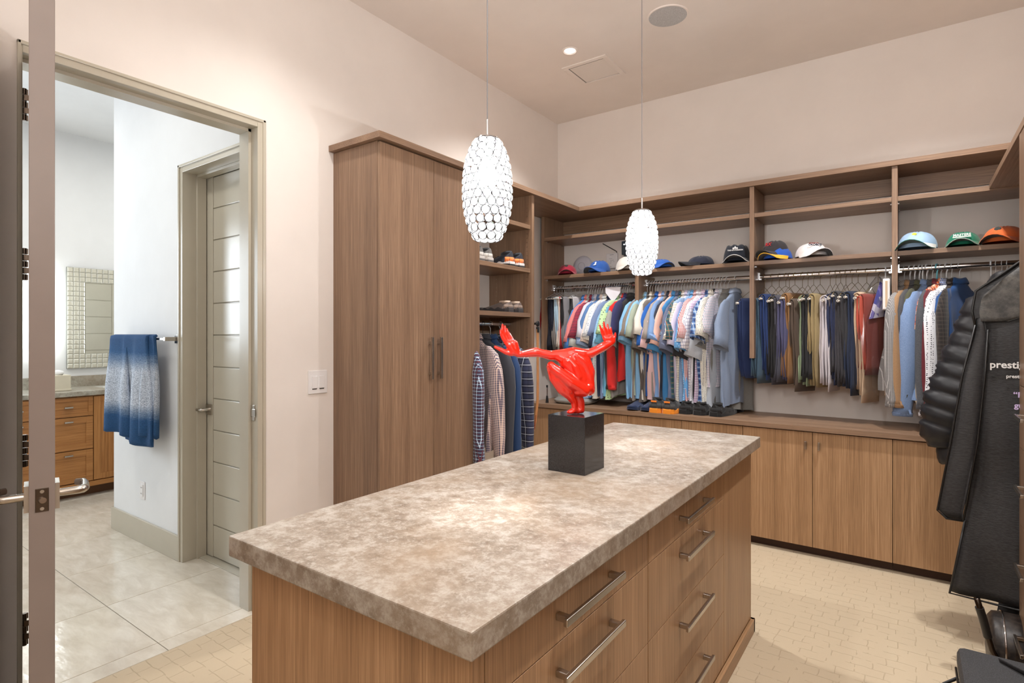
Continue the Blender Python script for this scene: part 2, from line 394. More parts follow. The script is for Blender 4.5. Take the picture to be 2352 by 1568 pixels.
for k in range(22):
    yy = vy-.137+k*.01235
    box('louvre', (vx-.132, vx+.14), (yy+.0055, yy+.0165 if k < 21 else yy+.009), (ZC-.006, ZC-.0035), CEILP, t)

# ================================================================ BATHROOM THINGS
VF = -5.80
van = thing('bathroom_vanity', 'alder wood bathroom vanity with shaker drawers and small nickel pulls', 'vanity', (VF, 2.2, 0))
box('carcass', (XM+.005, VF-.02), (1.2, 3.2), (.10, .872), VAN, van)
box('toe_kick', (XM+.005, VF-.09), (1.2, 3.2), (0, .10), plain('toe_wood', rgb(96, 62, 34), .6), van)
box('base_rail', (VF-.03, VF+.006), (1.2, 3.2), (.085, .125), VANY, van, .003)
def shaker(name, y, z, parent, pull):
    f = .05 if z[1]-z[0] > .2 else .034
    o = boxes(name, [((VF-.019, VF-.007), (y[0]+f-.002, y[1]-f+.002), (z[0]+f-.002, z[1]-f+.002)), ((VF-.019, VF), (y[0], y[0]+f), z), ((VF-.019, VF), (y[1]-f, y[1]), z), ((VF-.019, VF), (y[0]+f, y[1]-f), (z[0], z[0]+f)), ((VF-.019, VF), (y[0]+f, y[1]-f), (z[1]-f, z[1]))], VANY if name == 'drawer' else VAN, parent, .0015)
    if pull:
        ym = (y[0]+y[1])/2; zm = (z[0]+z[1])/2 if pull == 1 else z[1]-.035
        h = boxes('pull', [((VF, VF+.02), (ym-.03, ym+.03), (zm-.006, zm+.006))], NICK, None, .002); h.parent = o; h.location = Vector(h.location)-org(o)
for y in ((1.205, 1.497), (1.503, 1.855)):
    shaker('drawer', y, (.70, .862), van, 1); shaker('drawer', y, (.415, .692), van, 2); shaker('drawer', y, (.135, .407), van, 2)
for y in ((1.861, 2.2), (2.206, 2.545), (2.551, 3.19)): shaker('cabinet_door', y, (.135, .862), van, 0)
def stone(name, base, lo, hi, rough, sc=1):
    t = NT(name); v = t.coord(scale=(sc*1.0, sc*1.0, sc))
    d = t.n('ShaderNodeTexNoise'); d.inputs['Scale'].default_value = 7; d.inputs['Detail'].default_value = 4; t.l(v, d.inputs[0])
    s = t.n('ShaderNodeVectorMath', operation='SCALE'); t.l(d.outputs[1], s.inputs[0]); s.inputs[3].default_value = .12
    a = t.n('ShaderNodeVectorMath', operation='ADD'); t.l(v, a.inputs[0]); t.l(s.outputs[0], a.inputs[1])
    n1 = t.noise(v, 15, 10, .78, .1); n2 = t.noise(v, 42, 9, .8, .05); n3 = t.noise(v, 2.2, 4, .6)
    c = t.ramp(n1, [(.34, lo), (.5, base), (.64, hi)])
    c = t.mix(t.ramp(n2, [(.50, (0, 0, 0, 1)), (.60, (.7, .7, .7, 1))]), c, hi)
    c = t.mix(t.ramp(n3, [(.45, (0, 0, 0, 1)), (.66, (.5, .5, .5, 1))]), c, rgb(146, 124, 101))
    n4 = t.noise(v, 90, 3, .7)
    c = t.mix(t.ramp(n4, [(.62, (0, 0, 0, 1)), (.72, (.35, .35, .35, 1))]), c, lo)
    t.bump(n2, .15, .0015)
    return t.set(Base_Color=c, Roughness=rough)
STONE = stone('leathered_stone_counter', rgb(142, 130, 117), rgb(112, 99, 86), rgb(176, 170, 161), .34)
VSTONE = stone('grey_stone_counter', rgb(158, 154, 142), rgb(120, 116, 106), rgb(186, 182, 172), .3)
tag(box('vanity_countertop', (XM+.002, VF+.02), (1.2, 3.2), (.874, .914), VSTONE, None, .004), 'grey stone countertop lying on the bathroom vanity', 'countertop')
tag(box('backsplash', (XM+.002, XM+.022), (1.2, 3.2), (.9142, 1.015), VSTONE), 'low grey stone backsplash behind the bathroom countertop', 'backsplash')
fc = thing('sink_faucet', 'squared nickel faucet standing on the bathroom countertop', 'faucet', (-6.16, 2.13, .9145))
boxes('spout', [((-6.175, -6.145), (2.115, 2.145), (.9145, 1.06)), ((-6.175, -6.04), (2.117, 2.143), (1.045, 1.062))], NICK, fc, .003)
boxes('faucet_handle', [((-6.17, -6.15), (2.22, 2.24), (.9145, .96)), ((-6.17, -6.10), (2.222, 2.238), (.955, .966))], NICK, fc, .002)
sk = tag(boxes('undermount_sink', [((-6.20, -5.92), (2.0, 2.45), (.9142, .9162))], plain('basin_white', rgb(225, 225, 220), .2)), 'white undermount basin set in the bathroom countertop', 'sink')
tb = thing('tissue_box_cover', 'cream tissue box cover with a tissue sticking out', 'tissue box', (-6.0, 1.685, .9145))
boxes('cover', [((-6.07, -5.93), (1.58, 1.735), (.929, 1.05)), ((-6.075, -5.925), (1.575, 1.74), (.9145, .932))], plain('tissue_cover_cream', rgb(214, 206, 186), .5), tb, .004)
bm = bmesh.new()
lathe(bm, [(.03, 0), (.045, .018), (.035, .036), (.012, .045), (0, .047)], 14)
for v in bm.verts: v.co += Vector((noise.noise(v.co*40)*.014, noise.noise(v.co*40+Vector((5, 0, 0)))*.014, noise.noise(v.co*30+Vector((0, 7, 0)))*.008))
link('tissue', mesh('tissue', bm, plain('tissue_paper', rgb(240, 240, 240), .8), True), tb, (0, -.02, .134))
# mirror with a border of bevelled glass tiles
mr = thing('wall_mirror', 'rectangular wall mirror with a wide border of small glass tiles', 'mirror', (XM, 2.26, 1.56))
MIR = NT('mirror_silver').set(Base_Color=(.9, .92, .9, 1), Metallic=1.0, Roughness=.03)
FT = NT('bevelled_glass_tile').set(Base_Color=rgb(224, 222, 210), Metallic=.5, Roughness=.16)
py0, py1, pz0, pz1 = 1.822, 2.70, 1.085, 2.025; q = .0455; NY = 19; NZ = 21; qy = (py1-py0)/NY; qz = (pz1-pz0)/NZ
box('backing', (XM+.001, XM+.018), (py0, py1), (pz0, pz1), plain('mirror_backing', rgb(120, 122, 116), .5), mr)
box('glass', (XM+.018, XM+.024), (py0+3*qy, py1-3*qy), (pz0+3*qz, pz1-3*qz), MIR, mr)
bm = bmesh.new(); hy, hz = qy/2-.001, qz/2-.001
r0 = ringv(bm, [(0, -hy, -hz), (0, hy, -hz), (0, hy, hz), (0, -hy, hz)]); r1 = ringv(bm, [(.004, -hy, -hz), (.004, hy, -hz), (.004, hy, hz), (.004, -hy, hz)])
r2 = ringv(bm, [(.010, -hy*.62, -hz*.62), (.010, hy*.62, -hz*.62), (.010, hy*.62, hz*.62), (.010, -hy*.62, hz*.62)]); loft(bm, [r0, r1, r2])
tme = mesh('frame_tile', bm, FT)
for i in range(NY):
    for j in range(NZ):
        if 3 <= i < NY-3 and 3 <= j < NZ-3: continue
        link('frame_tile', tme, mr, (.018, py0+(i+.5)*qy-2.26, pz0+(j+.5)*qz-1.56), (random.uniform(-.03, .03), 0, 0))
# sconces either side of the mirror
SC = NT('sconce_glass_lit'); SC.b.inputs['Emission Color'].default_value = (.95, 1, .97, 1); SC.b.inputs['Emission Strength'].default_value = 14
for yy, lb in ((1.62, 'tall lit glass tube sconce left of the bathroom mirror'), (2.86, 'tall lit glass tube sconce right of the bathroom mirror')):
    t = thing('wall_sconce', lb, 'wall light', (XM, yy, 1.6), 0, 'bathroom mirror sconces')
    box('backplate', (XM+.001, XM+.02), (yy-.03, yy+.03), (1.5, 1.7), NICK, t, .003)
    cyl('glass_tube', (XM+.07, yy, 1.22), (XM+.07, yy, 1.98), .03, SC.m, t)
    boxes('bracket', [((XM+.02, XM+.06), (yy-.012, yy+.012), (1.56, 1.58)), ((XM+.02, XM+.06), (yy-.012, yy+.012), (1.62, 1.64))], NICK, t)
# towel bar and towel
tb = thing('towel_bar', 'square nickel towel bar on the pale bathroom wall', 'towel bar', (-4.1, YC, 1.375))
box('bar', (-4.46, -3.70), (YC-.075, YC-.062), (1.366, 1.379), NICK, tb, .001)
for x in (-4.45, -3.71): boxes('post', [((x-.012, x+.012), (YC-.08, YC-.008), (1.36, 1.385)), ((x-.024, x+.024), (YC-.010, YC-.0005), (1.345, 1.40))], NICK, tb, .002)
def towel_mat():
    t = NT('towel_blue_white_ombre'); tc = t.n('ShaderNodeTexCoord'); sp = t.n('ShaderNodeSeparateXYZ'); t.l(tc.outputs['Object'], sp.inputs[0])
    z = t.math('DIVIDE', sp.outputs[2], -.72)
    z = t.math('ADD', z, t.math('MULTIPLY', t.math('SUBTRACT', t.noise(t.coord(scale=(1, 1, 14)), 20, 3), .5), .08))
    b, m, w_ = rgb(44, 88, 134), rgb(128, 150, 178), rgb(212, 220, 232)
    c = t.ramp(z, [(0, rgb(36, 74, 118)), (.13, b), (.21, m), (.30, w_), (.58, w_), (.66, m), (.72, b), (1, rgb(30, 72, 118))])
    wv = t.noise(t.coord(scale=(1, 1, 2.6)), 110, 2, .7)
    c = t.mix(t.ramp(wv, [(.4, (0, 0, 0, 1)), (.62, (.6, .6, .6, 1))]), c, rgb(30, 62, 100))
    t.bump(wv, .8, .004)
    return t.set(Base_Color=c, Roughness=.95)
TOW = towel_mat()
def towel():
    t = thing('bath_towel', 'blue and white ombre towel folded over the towel bar', 'towel', (-4.12, YC-.0685, 1.379))
    def sheet(x0, x1, L, dy, seed, flare, nm):
        bm = bmesh.new(); nx, nz = 18, 26; outer = []; inner = []
        for side in (0, 1):
            g = []
            for j in range(nz+1):
                u = j/nz; row = []
                for i in range(nx+1):
                    s = i/nx
                    xx = x0+(x1-x0)*s; xx = xx+(s-.5)*flare*u
                    wv = .026*math.sin(s*8+seed+u*1.4)*min(1, u*2)+.010*math.sin(s*17+seed*2)*u
                    th = .017*(1-side)
                    if u < .06: a = u/.06*PI/2; y = -dy*math.sin(a); z = .012+th*.6-(1-math.cos(a))*.02
                    else: y = -dy; z = .012+th*.6-.02-(u-.06)*L
                    row.append(bm.verts.new((xx, y-wv-th*(1 if u > .03 else .5), z+.006*math.sin(s*11+seed)*u)))
                g.append(row)
            for j in range(nz):
                for i in range(nx): bm.faces.new((g[j][i], g[j][i+1], g[j+1][i+1], g[j+1][i]))
            outer.append(g)
        a, b = outer
        for j in range(nz):
            bm.faces.new((a[j][0], a[j+1][0], b[j+1][0], b[j][0])); bm.faces.new((a[j][nx], a[j+1][nx], b[j+1][nx], b[j][nx]))
        for i in range(nx):
            bm.faces.new((a[nz][i], a[nz][i+1], b[nz][i+1], b[nz][i]))
            bm.faces.new((a[0][i], a[0][i+1], b[0][i+1], b[0][i]))
        link(nm, mesh(nm, bm, TOW, True), t)
    sheet(-.335, -.05, .68, .022, 0, .07, 'front_fold'); sheet(-.085, .24, .72, .030, 2.2, .07, 'front_fold'); sheet(.14, .30, .66, .012, 4, .10, 'rear_fold')
    return t
towel()
ot = thing('power_outlet', 'white wall outlet low on the towel wall', 'outlet', (-4.213, YC, .352))
box('plate', (-4.250, -4.176), (YC-.006, YC-.0005), (.292, .412), WHITEP, ot, .002)
box('receptacle', (-4.232, -4.194), (YC-.010, YC-.006), (.312, .392), WHITEP, ot, .002)
bm = bmesh.new()
for z in (-.02, .02):
    for x in (-.006, .006): box_bm(bm, (x-.0012, x+.0012), (-.0108, -.0099), (z-.004, z+.004))
link('slot', mesh('slot', bm, BLACKP), ot)
# light switch by the wardrobe
sw = thing('light_switch', 'white double rocker light switch on the wall beside the wardrobe', 'light switch', (XA, 1.895, 1.138))
box('plate', (XA+.0005, XA+.007), (1.835, 1.955), (1.075, 1.202), WHITEP, sw, .002)
for y in (1.872, 1.918):
    box('rocker', (XA+.007, XA+.012), (y-.017, y+.017), (1.105, 1.172), WHITEP, sw, .0015)
    box('switch_slot', (XA+.007, XA+.0085), (y-.014, y+.014), (1.099, 1.103), BLACKP, sw)

# ================================================================ JOINERY
ZT0, ZT1 = 2.428, 2.462
# tall wardrobe
XF = -2.28
tw_ = thing('tall_wardrobe', 'tall two-door walnut wardrobe with bar pulls against the left wall', 'wardrobe', (XF, 2.42, 0))
boxes('carcass', [((XA+.001, XF-.022), (2.0, 2.02), (0, 2.426)), ((XA+.001, XF-.022), (2.82, 2.84), (0, 2.426)), ((XA+.001, XA+.01), (2.02, 2.82), (.08, 2.426)), ((XA+.01, XF-.022), (2.02, 2.82), (.08, .10)), ((XA+.01, XF-.022), (2.02, 2.82), (2.40, 2.426)), ((XA+.01, XF-.06), (2.02, 2.82), (0, .08))], WV, tw_)
for y, s in (((2.001, 2.4085), 1), ((2.4115, 2.839), -1)):
    d = box('wardrobe_door', (XF-.02, XF), y, (.085, 2.42), WV, tw_, .001)
    yh = 2.372 if s == 1 else 2.448
    h = boxes('handle', [((XF+.02, XF+.032), (yh-.008, yh+.008), (1.14, 1.385)), ((XF, XF+.022), (yh-.007, yh+.007), (1.165, 1.181)), ((XF, XF+.022), (yh-.007, yh+.007), (1.344, 1.360))], NICK, d, .0015)
# its twin on the near side of the doorway, just out of view
ts = thing('tall_wardrobe', 'second tall walnut wardrobe left of the doorway behind the open door', 'wardrobe', (XF, .05, 0))
box('carcass', (XA+.001, XF-.022), (-.38, .435), (0, 2.426), WV, ts)
for y in ((-.379, .026), (.029, .434)): box('wardrobe_door', (XF-.02, XF), y, (.085, 2.42), WV, ts, .001)
box('top_board', (XA+.001, XF+.03), (-.41, .465), (ZT0, ZT1), WY, ts, .001)
# the crown board belongs to wardrobe, cubby and back racks: one continuous L board
cr = thing('canopy_board', 'thin walnut canopy board running along the tops of wardrobe and racks', 'shelf', (-2.25, 4.12, ZT1))
box('board', (XA+.001, XF+.032), (1.968, 4.119), (ZT0, ZT1), WY, cr, .001)
box('board', (XA+.001, .80), (4.12, YB-.001), (ZT0, ZT1), WX, cr, .001)
# cubby tower
cb = thing('cubby_tower', 'open walnut cubby tower with shoe shelves beside the wardrobe', 'shelving', (-2.27, 3.16, 1.24))
YC0, YC1 = 2.842, 3.442
box('side_panel', (XA+.001, -2.272), (YC1, YC1+.032), (1.235, ZT0-.001), WV, cb, .001)
for z in (2.205, 1.885, 1.558): box('shelf', (XA+.001, -2.285), (YC0, YC1-.001), (z-.03, z), WY, cb, .001)
box('back_rail', (XA+.001, XA+.018), (YC0, YC1-.001), (ZT0-.12, ZT0-.001), WY, cb)
box('back_rail', (XA+.001, XA+.018), (YC0, YC1-.001), (1.43, 1.525), WY, cb)
def rod_mesh(L):
    bm = bmesh.new(); n = 16
    loft(bm, [[bm.verts.new((x, .0075*math.cos(2*PI*k/n), .015*math.sin(2*PI*k/n))) for k in range(n)] for x in (0, L)])
    return mesh('hanging_rod', bm, CHROME, True, 40)
def rod(parent, p, L, rz=0):
    o = link('hanging_rod', rod_mesh(L), parent, Vector(p)-org(parent), (0, 0, rz))
    return o
RZ = 1.812       # rod centre height in the back racks; hooks rest at RZ+.015
RY = 4.30
rod(cb, (-2.47, YC0, 1.478), YC1-YC0, PI/2)
PEG = bmesh.new()
def pegs(parent, x, y, zs):
    bm = bmesh.new()
    for z in zs: lathe(bm, [(.0028, 0), (.0028, .0012)], 8, c=(0, 0, z))
    return bm
bm = bmesh.new()
for k in range(34):
    for xx in (-2.315, -2.60):
        vs = [bm.verts.new((xx+.0028*math.cos(a), YC1-.0006, 1.28+k*.032+.0028*math.sin(a))) for a in [2*PI*i/8 for i in range(8)]]; bm.faces.new(vs)
o = link('shelf_pin_hole', mesh('shelf_pin_hole', bm, NICK), cb, -org(cb)); o['kind'] = 'stuff'
# back racks
br_ = thing('back_wall_racks', 'long open walnut wall racks with hat shelves and chrome rods', 'shelving', (-.9, 4.13, 1.24))
YU = 4.135
for i, x in enumerate((-2.60, -.915, -.095, .77)):
    box('side_panel', (x, x+.03) if i else (x-.03, x), (YU, YB-.001), (1.235, ZT0-.001), WV, br_, .001)
box('side_panel', (-1.762, -1.732), (YU, YB-.001), (1.235, 1.868), WV, br_, .001)
for x0, x1 in ((-2.60, -.915), (-.885, -.095), (-.065, .77)):
    box('shelf', (x0+.001, x1-.001), (YU, YB-.001), (2.212, 2.240), WX, br_, .001)
    box('shelf', (x0+.001, x1-.001), (YU, YB-.001), (1.880, 1.908), WX, br_, .001)
    box('back_rail', (x0+.001, x1-.001), (YB-.02, YB-.001), (2.315, ZT0-.001), WX, br_)
for x0, x1 in ((-2.60, -1.762), (-1.732, -.915), (-.885, -.095), (-.065, .77)):
    rod(br_, (x0, RY, RZ), x1-x0)
    for x, s in ((x0, 1), (x1, -1)):
        b_ = boxes('rod_bracket', [((x, x+s*.006), (RY-.016, RY+.016), (RZ-.022, RZ+.028)), ((x, x+s*.018), (RY-.012, RY+.012), (RZ-.022, RZ-.014))], CHROME, br_)
bm = bmesh.new()
for x, s in ((-.885, 1), (-.065, 1), (-.915, -1), (-.095, -1), (-2.60, 1)):
    for yy in (YU+.05, YB-.05):
        for z in (2.206, 1.874): box_bm(bm, (x, x+s*.008), (yy-.004, yy+.004), (z-.004, z+.005))
link('shelf_clip', mesh('shelf_clip', bm, CHROME), br_, -org(br_))
# base cabinets and their wooden worktop
YBF = 3.965
edges = [-2.60, -1.752, -.920, -.087, .745]
lbls = ['low walnut base cabinet under the left end of the shirt racks', 'low walnut base cabinet partly behind the island and under the shoes', 'low walnut base cabinet with two small pulls under the hanging trousers', 'low walnut base cabinet half hidden by the black garment bag']
for i in range(4):
    a, b = edges[i], edges[i+1]; m = (a+b)/2
    t = thing('base_cabinet', lbls[i], 'cabinet', (m, YBF, 0), 0, 'base cabinets along the back wall')
    box('carcass', (a+.001, b-.001), (YBF+.021, YB-.002), (.085, .79), WV, t)
    box('toe_kick', (a+.001, b-.001), (YBF+.06, YB-.01), (.0, .084), plain('toe_kick_dark_walnut', rgb(70, 48, 38), .7) if i == 0 else bpy.data.materials['toe_kick_dark_walnut'], t)
    for x0, x1, hx in ((a+.0015, m-.0015, m-.037), (m+.0015, b-.0015, m+.037)):
        d = box('cabinet_door', (x0, x1), (YBF, YBF+.02), (.062, .784), LITV, t, .001)  # lit veneer copy, warm light painted into the door colour
        boxes('handle', [((hx-.006, hx+.006), (YBF-.026, YBF-.016), (.678, .728)), ((hx-.005, hx+.005), (YBF-.018, YBF), (.684, .694)), ((hx-.005, hx+.005), (YBF-.018, YBF), (.712, .722))], NICK, d, .0015)
wt = tag(boxes('base_worktop', [((-2.66, .80), (YBF-.022, YB-.001), (.792, .824))], WX, None, .001), 'long walnut worktop lying on the low base cabinets', 'worktop')
# right-hand joinery: canopy, end panel and drawers
rt = thing('right_tall_unit', 'tall walnut drawer unit standing at the right edge of the view', 'wardrobe', (.36, 2.0, 0))
XRF = .36
box('side_panel', (XRF+.002, XR-.001), (3.045, 3.073), (0, 2.218), WV, rt, .001)
box('side_panel', (XRF+.002, XR-.001), (.80, .83), (0, 2.218), WV, rt, .001)
box('back_panel', (XR-.02, XR-.001), (.83, 3.045), (0, 2.218), WV, rt)
z = .08
for h in (.255, .30, .31, .25):
    for y in ((.835, 1.93), (1.936, 3.042)):
        d = box('drawer', (XRF, XRF+.4), y, (z, z+h-.004), WV, rt, .001)
        ym = (y[0]+y[1])/2+ (.35 if y[0] > 1 else 0); zm = z+h*.55
        boxes('handle', [((XRF-.034, XRF-.024), (ym-.09, ym+.09), (zm-.007, zm+.007)), ((XRF-.026, XRF), (ym-.085, ym-.070), (zm-.006, zm+.006)), ((XRF-.026, XRF), (ym+.070, ym+.085), (zm-.006, zm+.006))], NICK, d, .0015)
    z += h
for y in ((.835, 1.93), (1.936, 3.042)):
    box('cabinet_door', (XRF, XRF+.02), y, (z, 2.21), WV, rt, .001)
box('toe_kick', (XRF+.05, XR-.03), (.83, 3.045), (0, .08), bpy.data.materials['toe_kick_dark_walnut'], rt)
tag(box('right_canopy_board', (XRF, XR-.001), (.75, 4.130), (2.220, 2.252), WY, None, .001), 'walnut canopy board slanting in at the upper right edge', 'shelf')
rr = thing('right_hanging_rod', 'chrome hanging rod carrying the black garment bag', 'rod', (.59, 3.6, 1.90))
rod(rr, (.59, 3.074, 1.90), 1.0, PI/2)
box('rod_bracket', (.57, .61), (3.074, 3.08), (1.86, 1.93), CHROME, rr)

# ================================================================ ISLAND
IX0, IX1, IY0, IY1 = -1.345, -.583, .705, 2.856
tag(box('island_countertop', (IX0, IX1), (IY0, IY1), (.864, .914), STONE, None, .0035), 'thick mottled beige stone slab topping the island', 'countertop')
isl = thing('closet_island', 'walnut closet island full of drawers in the middle of the room', 'island', (-.965, 1.78, 0))
bx0, bx1, by0, by1 = -1.305, -.613, .742, 2.80
box('end_panel', (bx0, bx1+.0), (by0, by0+.022), (.001, .863), LITV, isl, .001)
box('end_panel', (bx0, bx1), (by1-.022, by1), (.001, .863), LITV, isl, .001)
box('carcass', (bx0+.02, bx1-.024), (by0+.023, by1-.023), (.01, .862), LITV, isl)
for y0, y1 in ((by0+.023, 1.77), (1.773, by1-.023)):
    box('side_panel', (bx0, bx0+.019), (y0, y1), (.01, .862), LITV, isl, .001)

box('corner_post', (bx1-.022, bx1), (by0+.0225, by0+.034), (.071, .862), LITV, isl, .0005)
zs = (.071, .288, .517, .742, .862)
for (y0, y1) in ((by0+.036, 1.531), (1.534, 2.330)):
    for j in range(4):
        d = box('drawer', (bx1-.022, bx1), (y0+.001, y1-.001), (zs[j]+.0012, zs[j+1]-.0012), LITV, isl, .0008)
        ym = (y0+y1)/2; zm = (zs[j]+zs[j+1])/2+(.0 if j == 3 else .052); L = .147
        h = boxes('handle', [((bx1+.026, bx1+.036), (ym-L, ym+L), (zm-.0085, zm+.0085)), ((bx1, bx1+.028), (ym-L+.012, ym-L+.028), (zm-.0075, zm+.0075)), ((bx1, bx1+.028), (ym+L-.028, ym+L-.012), (zm-.0075, zm+.0075))], NICK, d, .002)
box('side_panel', (bx1-.022, bx1), (2.333, by1-.023), (.071, .862), LITV, isl, .001)
boxes('base_trim', [((bx1-.03, bx1+.014), (by0-.012, by1+.02), (0, .062)), ((bx0-.014, bx1+.014), (by1, by1+.02), (0, .062)), ((bx0-.014, bx1+.014), (by0-.014, by0), (0, .062))], LITY, isl, .002)

# ================================================================ PENDANTS
CR = NT('lit_crystal'); CR.b.inputs['Emission Color'].default_value = (1, .985, .97, 1); CR.b.inputs['Emission Strength'].default_value = 1.75
CR.set(Base_Color=(.02, .02, .02, 1), Roughness=.2); CR.b.inputs['Specular IOR Level'].default_value = .1
tr_ = CR.n('ShaderNodeBsdfTransparent'); mx_ = CR.n('ShaderNodeMixShader'); mx_.inputs[0].default_value = .6
CR.l(tr_.outputs[0], mx_.inputs[1]); CR.l(CR.b.outputs[0], mx_.inputs[2]); CR.l(mx_.outputs[0], CR.t.nodes['Material Output'].inputs[0]); CRM = CR.m
WIRE = plain('silver_wire_ring', rgb(52, 52, 56), .6, 0)
def crystal_mesh(R):
    bm = bmesh.new()
    r0 = [bm.verts.new((R*.80*math.cos(a), R*.80*math.sin(a), -.0022)) for a in [2*PI*k/10 for k in range(10)]]
    r1 = [bm.verts.new((R*.86*math.cos(a), R*.86*math.sin(a), .0008)) for a in [2*PI*k/10 for k in range(10)]]
    r2 = [bm.verts.new((R*.45*math.cos(a+.3), R*.45*math.sin(a+.3), .0045)) for a in [2*PI*k/10 for k in range(10)]]
    loft(bm, [r0, r1, r2])
    return mesh('crystal_bead', bm, CRM)
def wring_mesh(R):
    bm = bmesh.new(); n, m = 14, 4; rr = .0010; g = []
    for i in range(n):
        a = 2*PI*i/n; g.append([bm.verts.new(((R+rr*math.cos(b))*math.cos(a), (R+rr*math.cos(b))*math.sin(a), .001+rr*math.sin(b))) for b in [2*PI*k/m for k in range(m)]])
    for i in range(n):
        for k in range(m): bm.faces.new((g[i][k], g[(i+1) % n][k], g[(i+1) % n][(k+1) % m], g[i][(k+1) % m]))
    return mesh('wire_ring', bm, WIRE, True)
RR = .0118
CM, RM = crystal_mesh(RR), wring_mesh(RR)
PH = .284
def prof(u):  # radius of the egg at height fraction u (0 bottom, 1 top)
    return .0665*(max(0.0, 1-abs((u-.5)/.5)**2.3*.72))**.62 if True else 0
PEND = [((-.962, 1.232), 'nearer crystal pendant lamp hanging over the front of the island'), ((-.962, 2.334), 'farther crystal pendant lamp hanging behind the red sculpture')]
for (px, py), lb in PEND:
    zb, zt = 1.660, 1.660+PH
    t = thing('pendant_lamp', lb, 'pendant lamp', (px, py, zt), 0, 'crystal pendants over the island')
    cyl('cable', (px, py, zt+.045), (px, py, ZC-.0), .0016, plain('cable_grey', rgb(120, 120, 124), .4), t, 8)
    cyl('stem', (px, py, zt-.01), (px, py, zt+.055), .004, CHROME, t, 12)
    bm = bmesh.new(); lathe(bm, [(.0, ZC-.001-zt), (.055, ZC-.001-zt), (.055, ZC-.02-zt), (.012, ZC-.03-zt), (0, ZC-.03-zt)], 32)
    link('canopy', mesh('canopy', bm, CHROME, True, 40), t)
    bm = bmesh.new(); lathe(bm, [(0, .004), (.030, .003), (.036, -.004), (.0, -.005)], 24); link('cap', mesh('cap', bm, CHROME, True, 40), t)
    BU = bpy.data.materials.get('lit_bulb')
    if BU is None:
        q_ = NT('lit_bulb'); q_.b.inputs['Emission Color'].default_value = (1, .95, .9, 1); q_.b.inputs['Emission Strength'].default_value = 8; q2 = q_.n('ShaderNodeBsdfTransparent'); q3 = q_.n('ShaderNodeMixShader'); q3.inputs[0].default_value = .25; q_.l(q2.outputs[0], q3.inputs[1]); q_.l(q_.b.outputs[0], q3.inputs[2]); q_.l(q3.outputs[0], q_.t.nodes['Material Output'].inputs[0]); BU = q_.m
    bm = bmesh.new(); lathe(bm, [(.011, -.005), (.011, -.05), (.02, -.075), (.024, -.10), (.018, -.122), (0, -.13)], 16); link('bulb', mesh('bulb', bm, BU, True, 60), t)
    NR = 13
    for r in range(NR):
        u = (r+.5)/NR; rad = prof(u); z = zb+PH*u-zt
        du = .02; sl = (prof(min(1, u+du))-prof(max(0, u-du)))/(2*du*PH)
        n = max(9, int(round(2*PI*rad/(2*RR*1.02))))
        for k in range(n):
            a = 2*PI*(k+.5*(r % 2))/n
            nrm = Vector((math.cos(a), math.sin(a), -sl)).normalized()
            M = nrm.to_track_quat('Z', 'Y').to_matrix().to_4x4(); M.translation = Vector((rad*math.cos(a), rad*math.sin(a), z))
            b_ = link('crystal_bead', CM, t); b_.matrix_local = M
            w_ = link('wire_ring', RM, b_)
    light('POINT', (px, py, 1.85), 84, (1, .985, .97), name='pendant_bulb_light', shadow_soft_size=.018)
    light('SPOT', (px, py, 1.655), 5, (1, .985, .97), name='pendant_down_light', spot_size=math.radians(100), spot_blend=1, shadow_soft_size=.035)

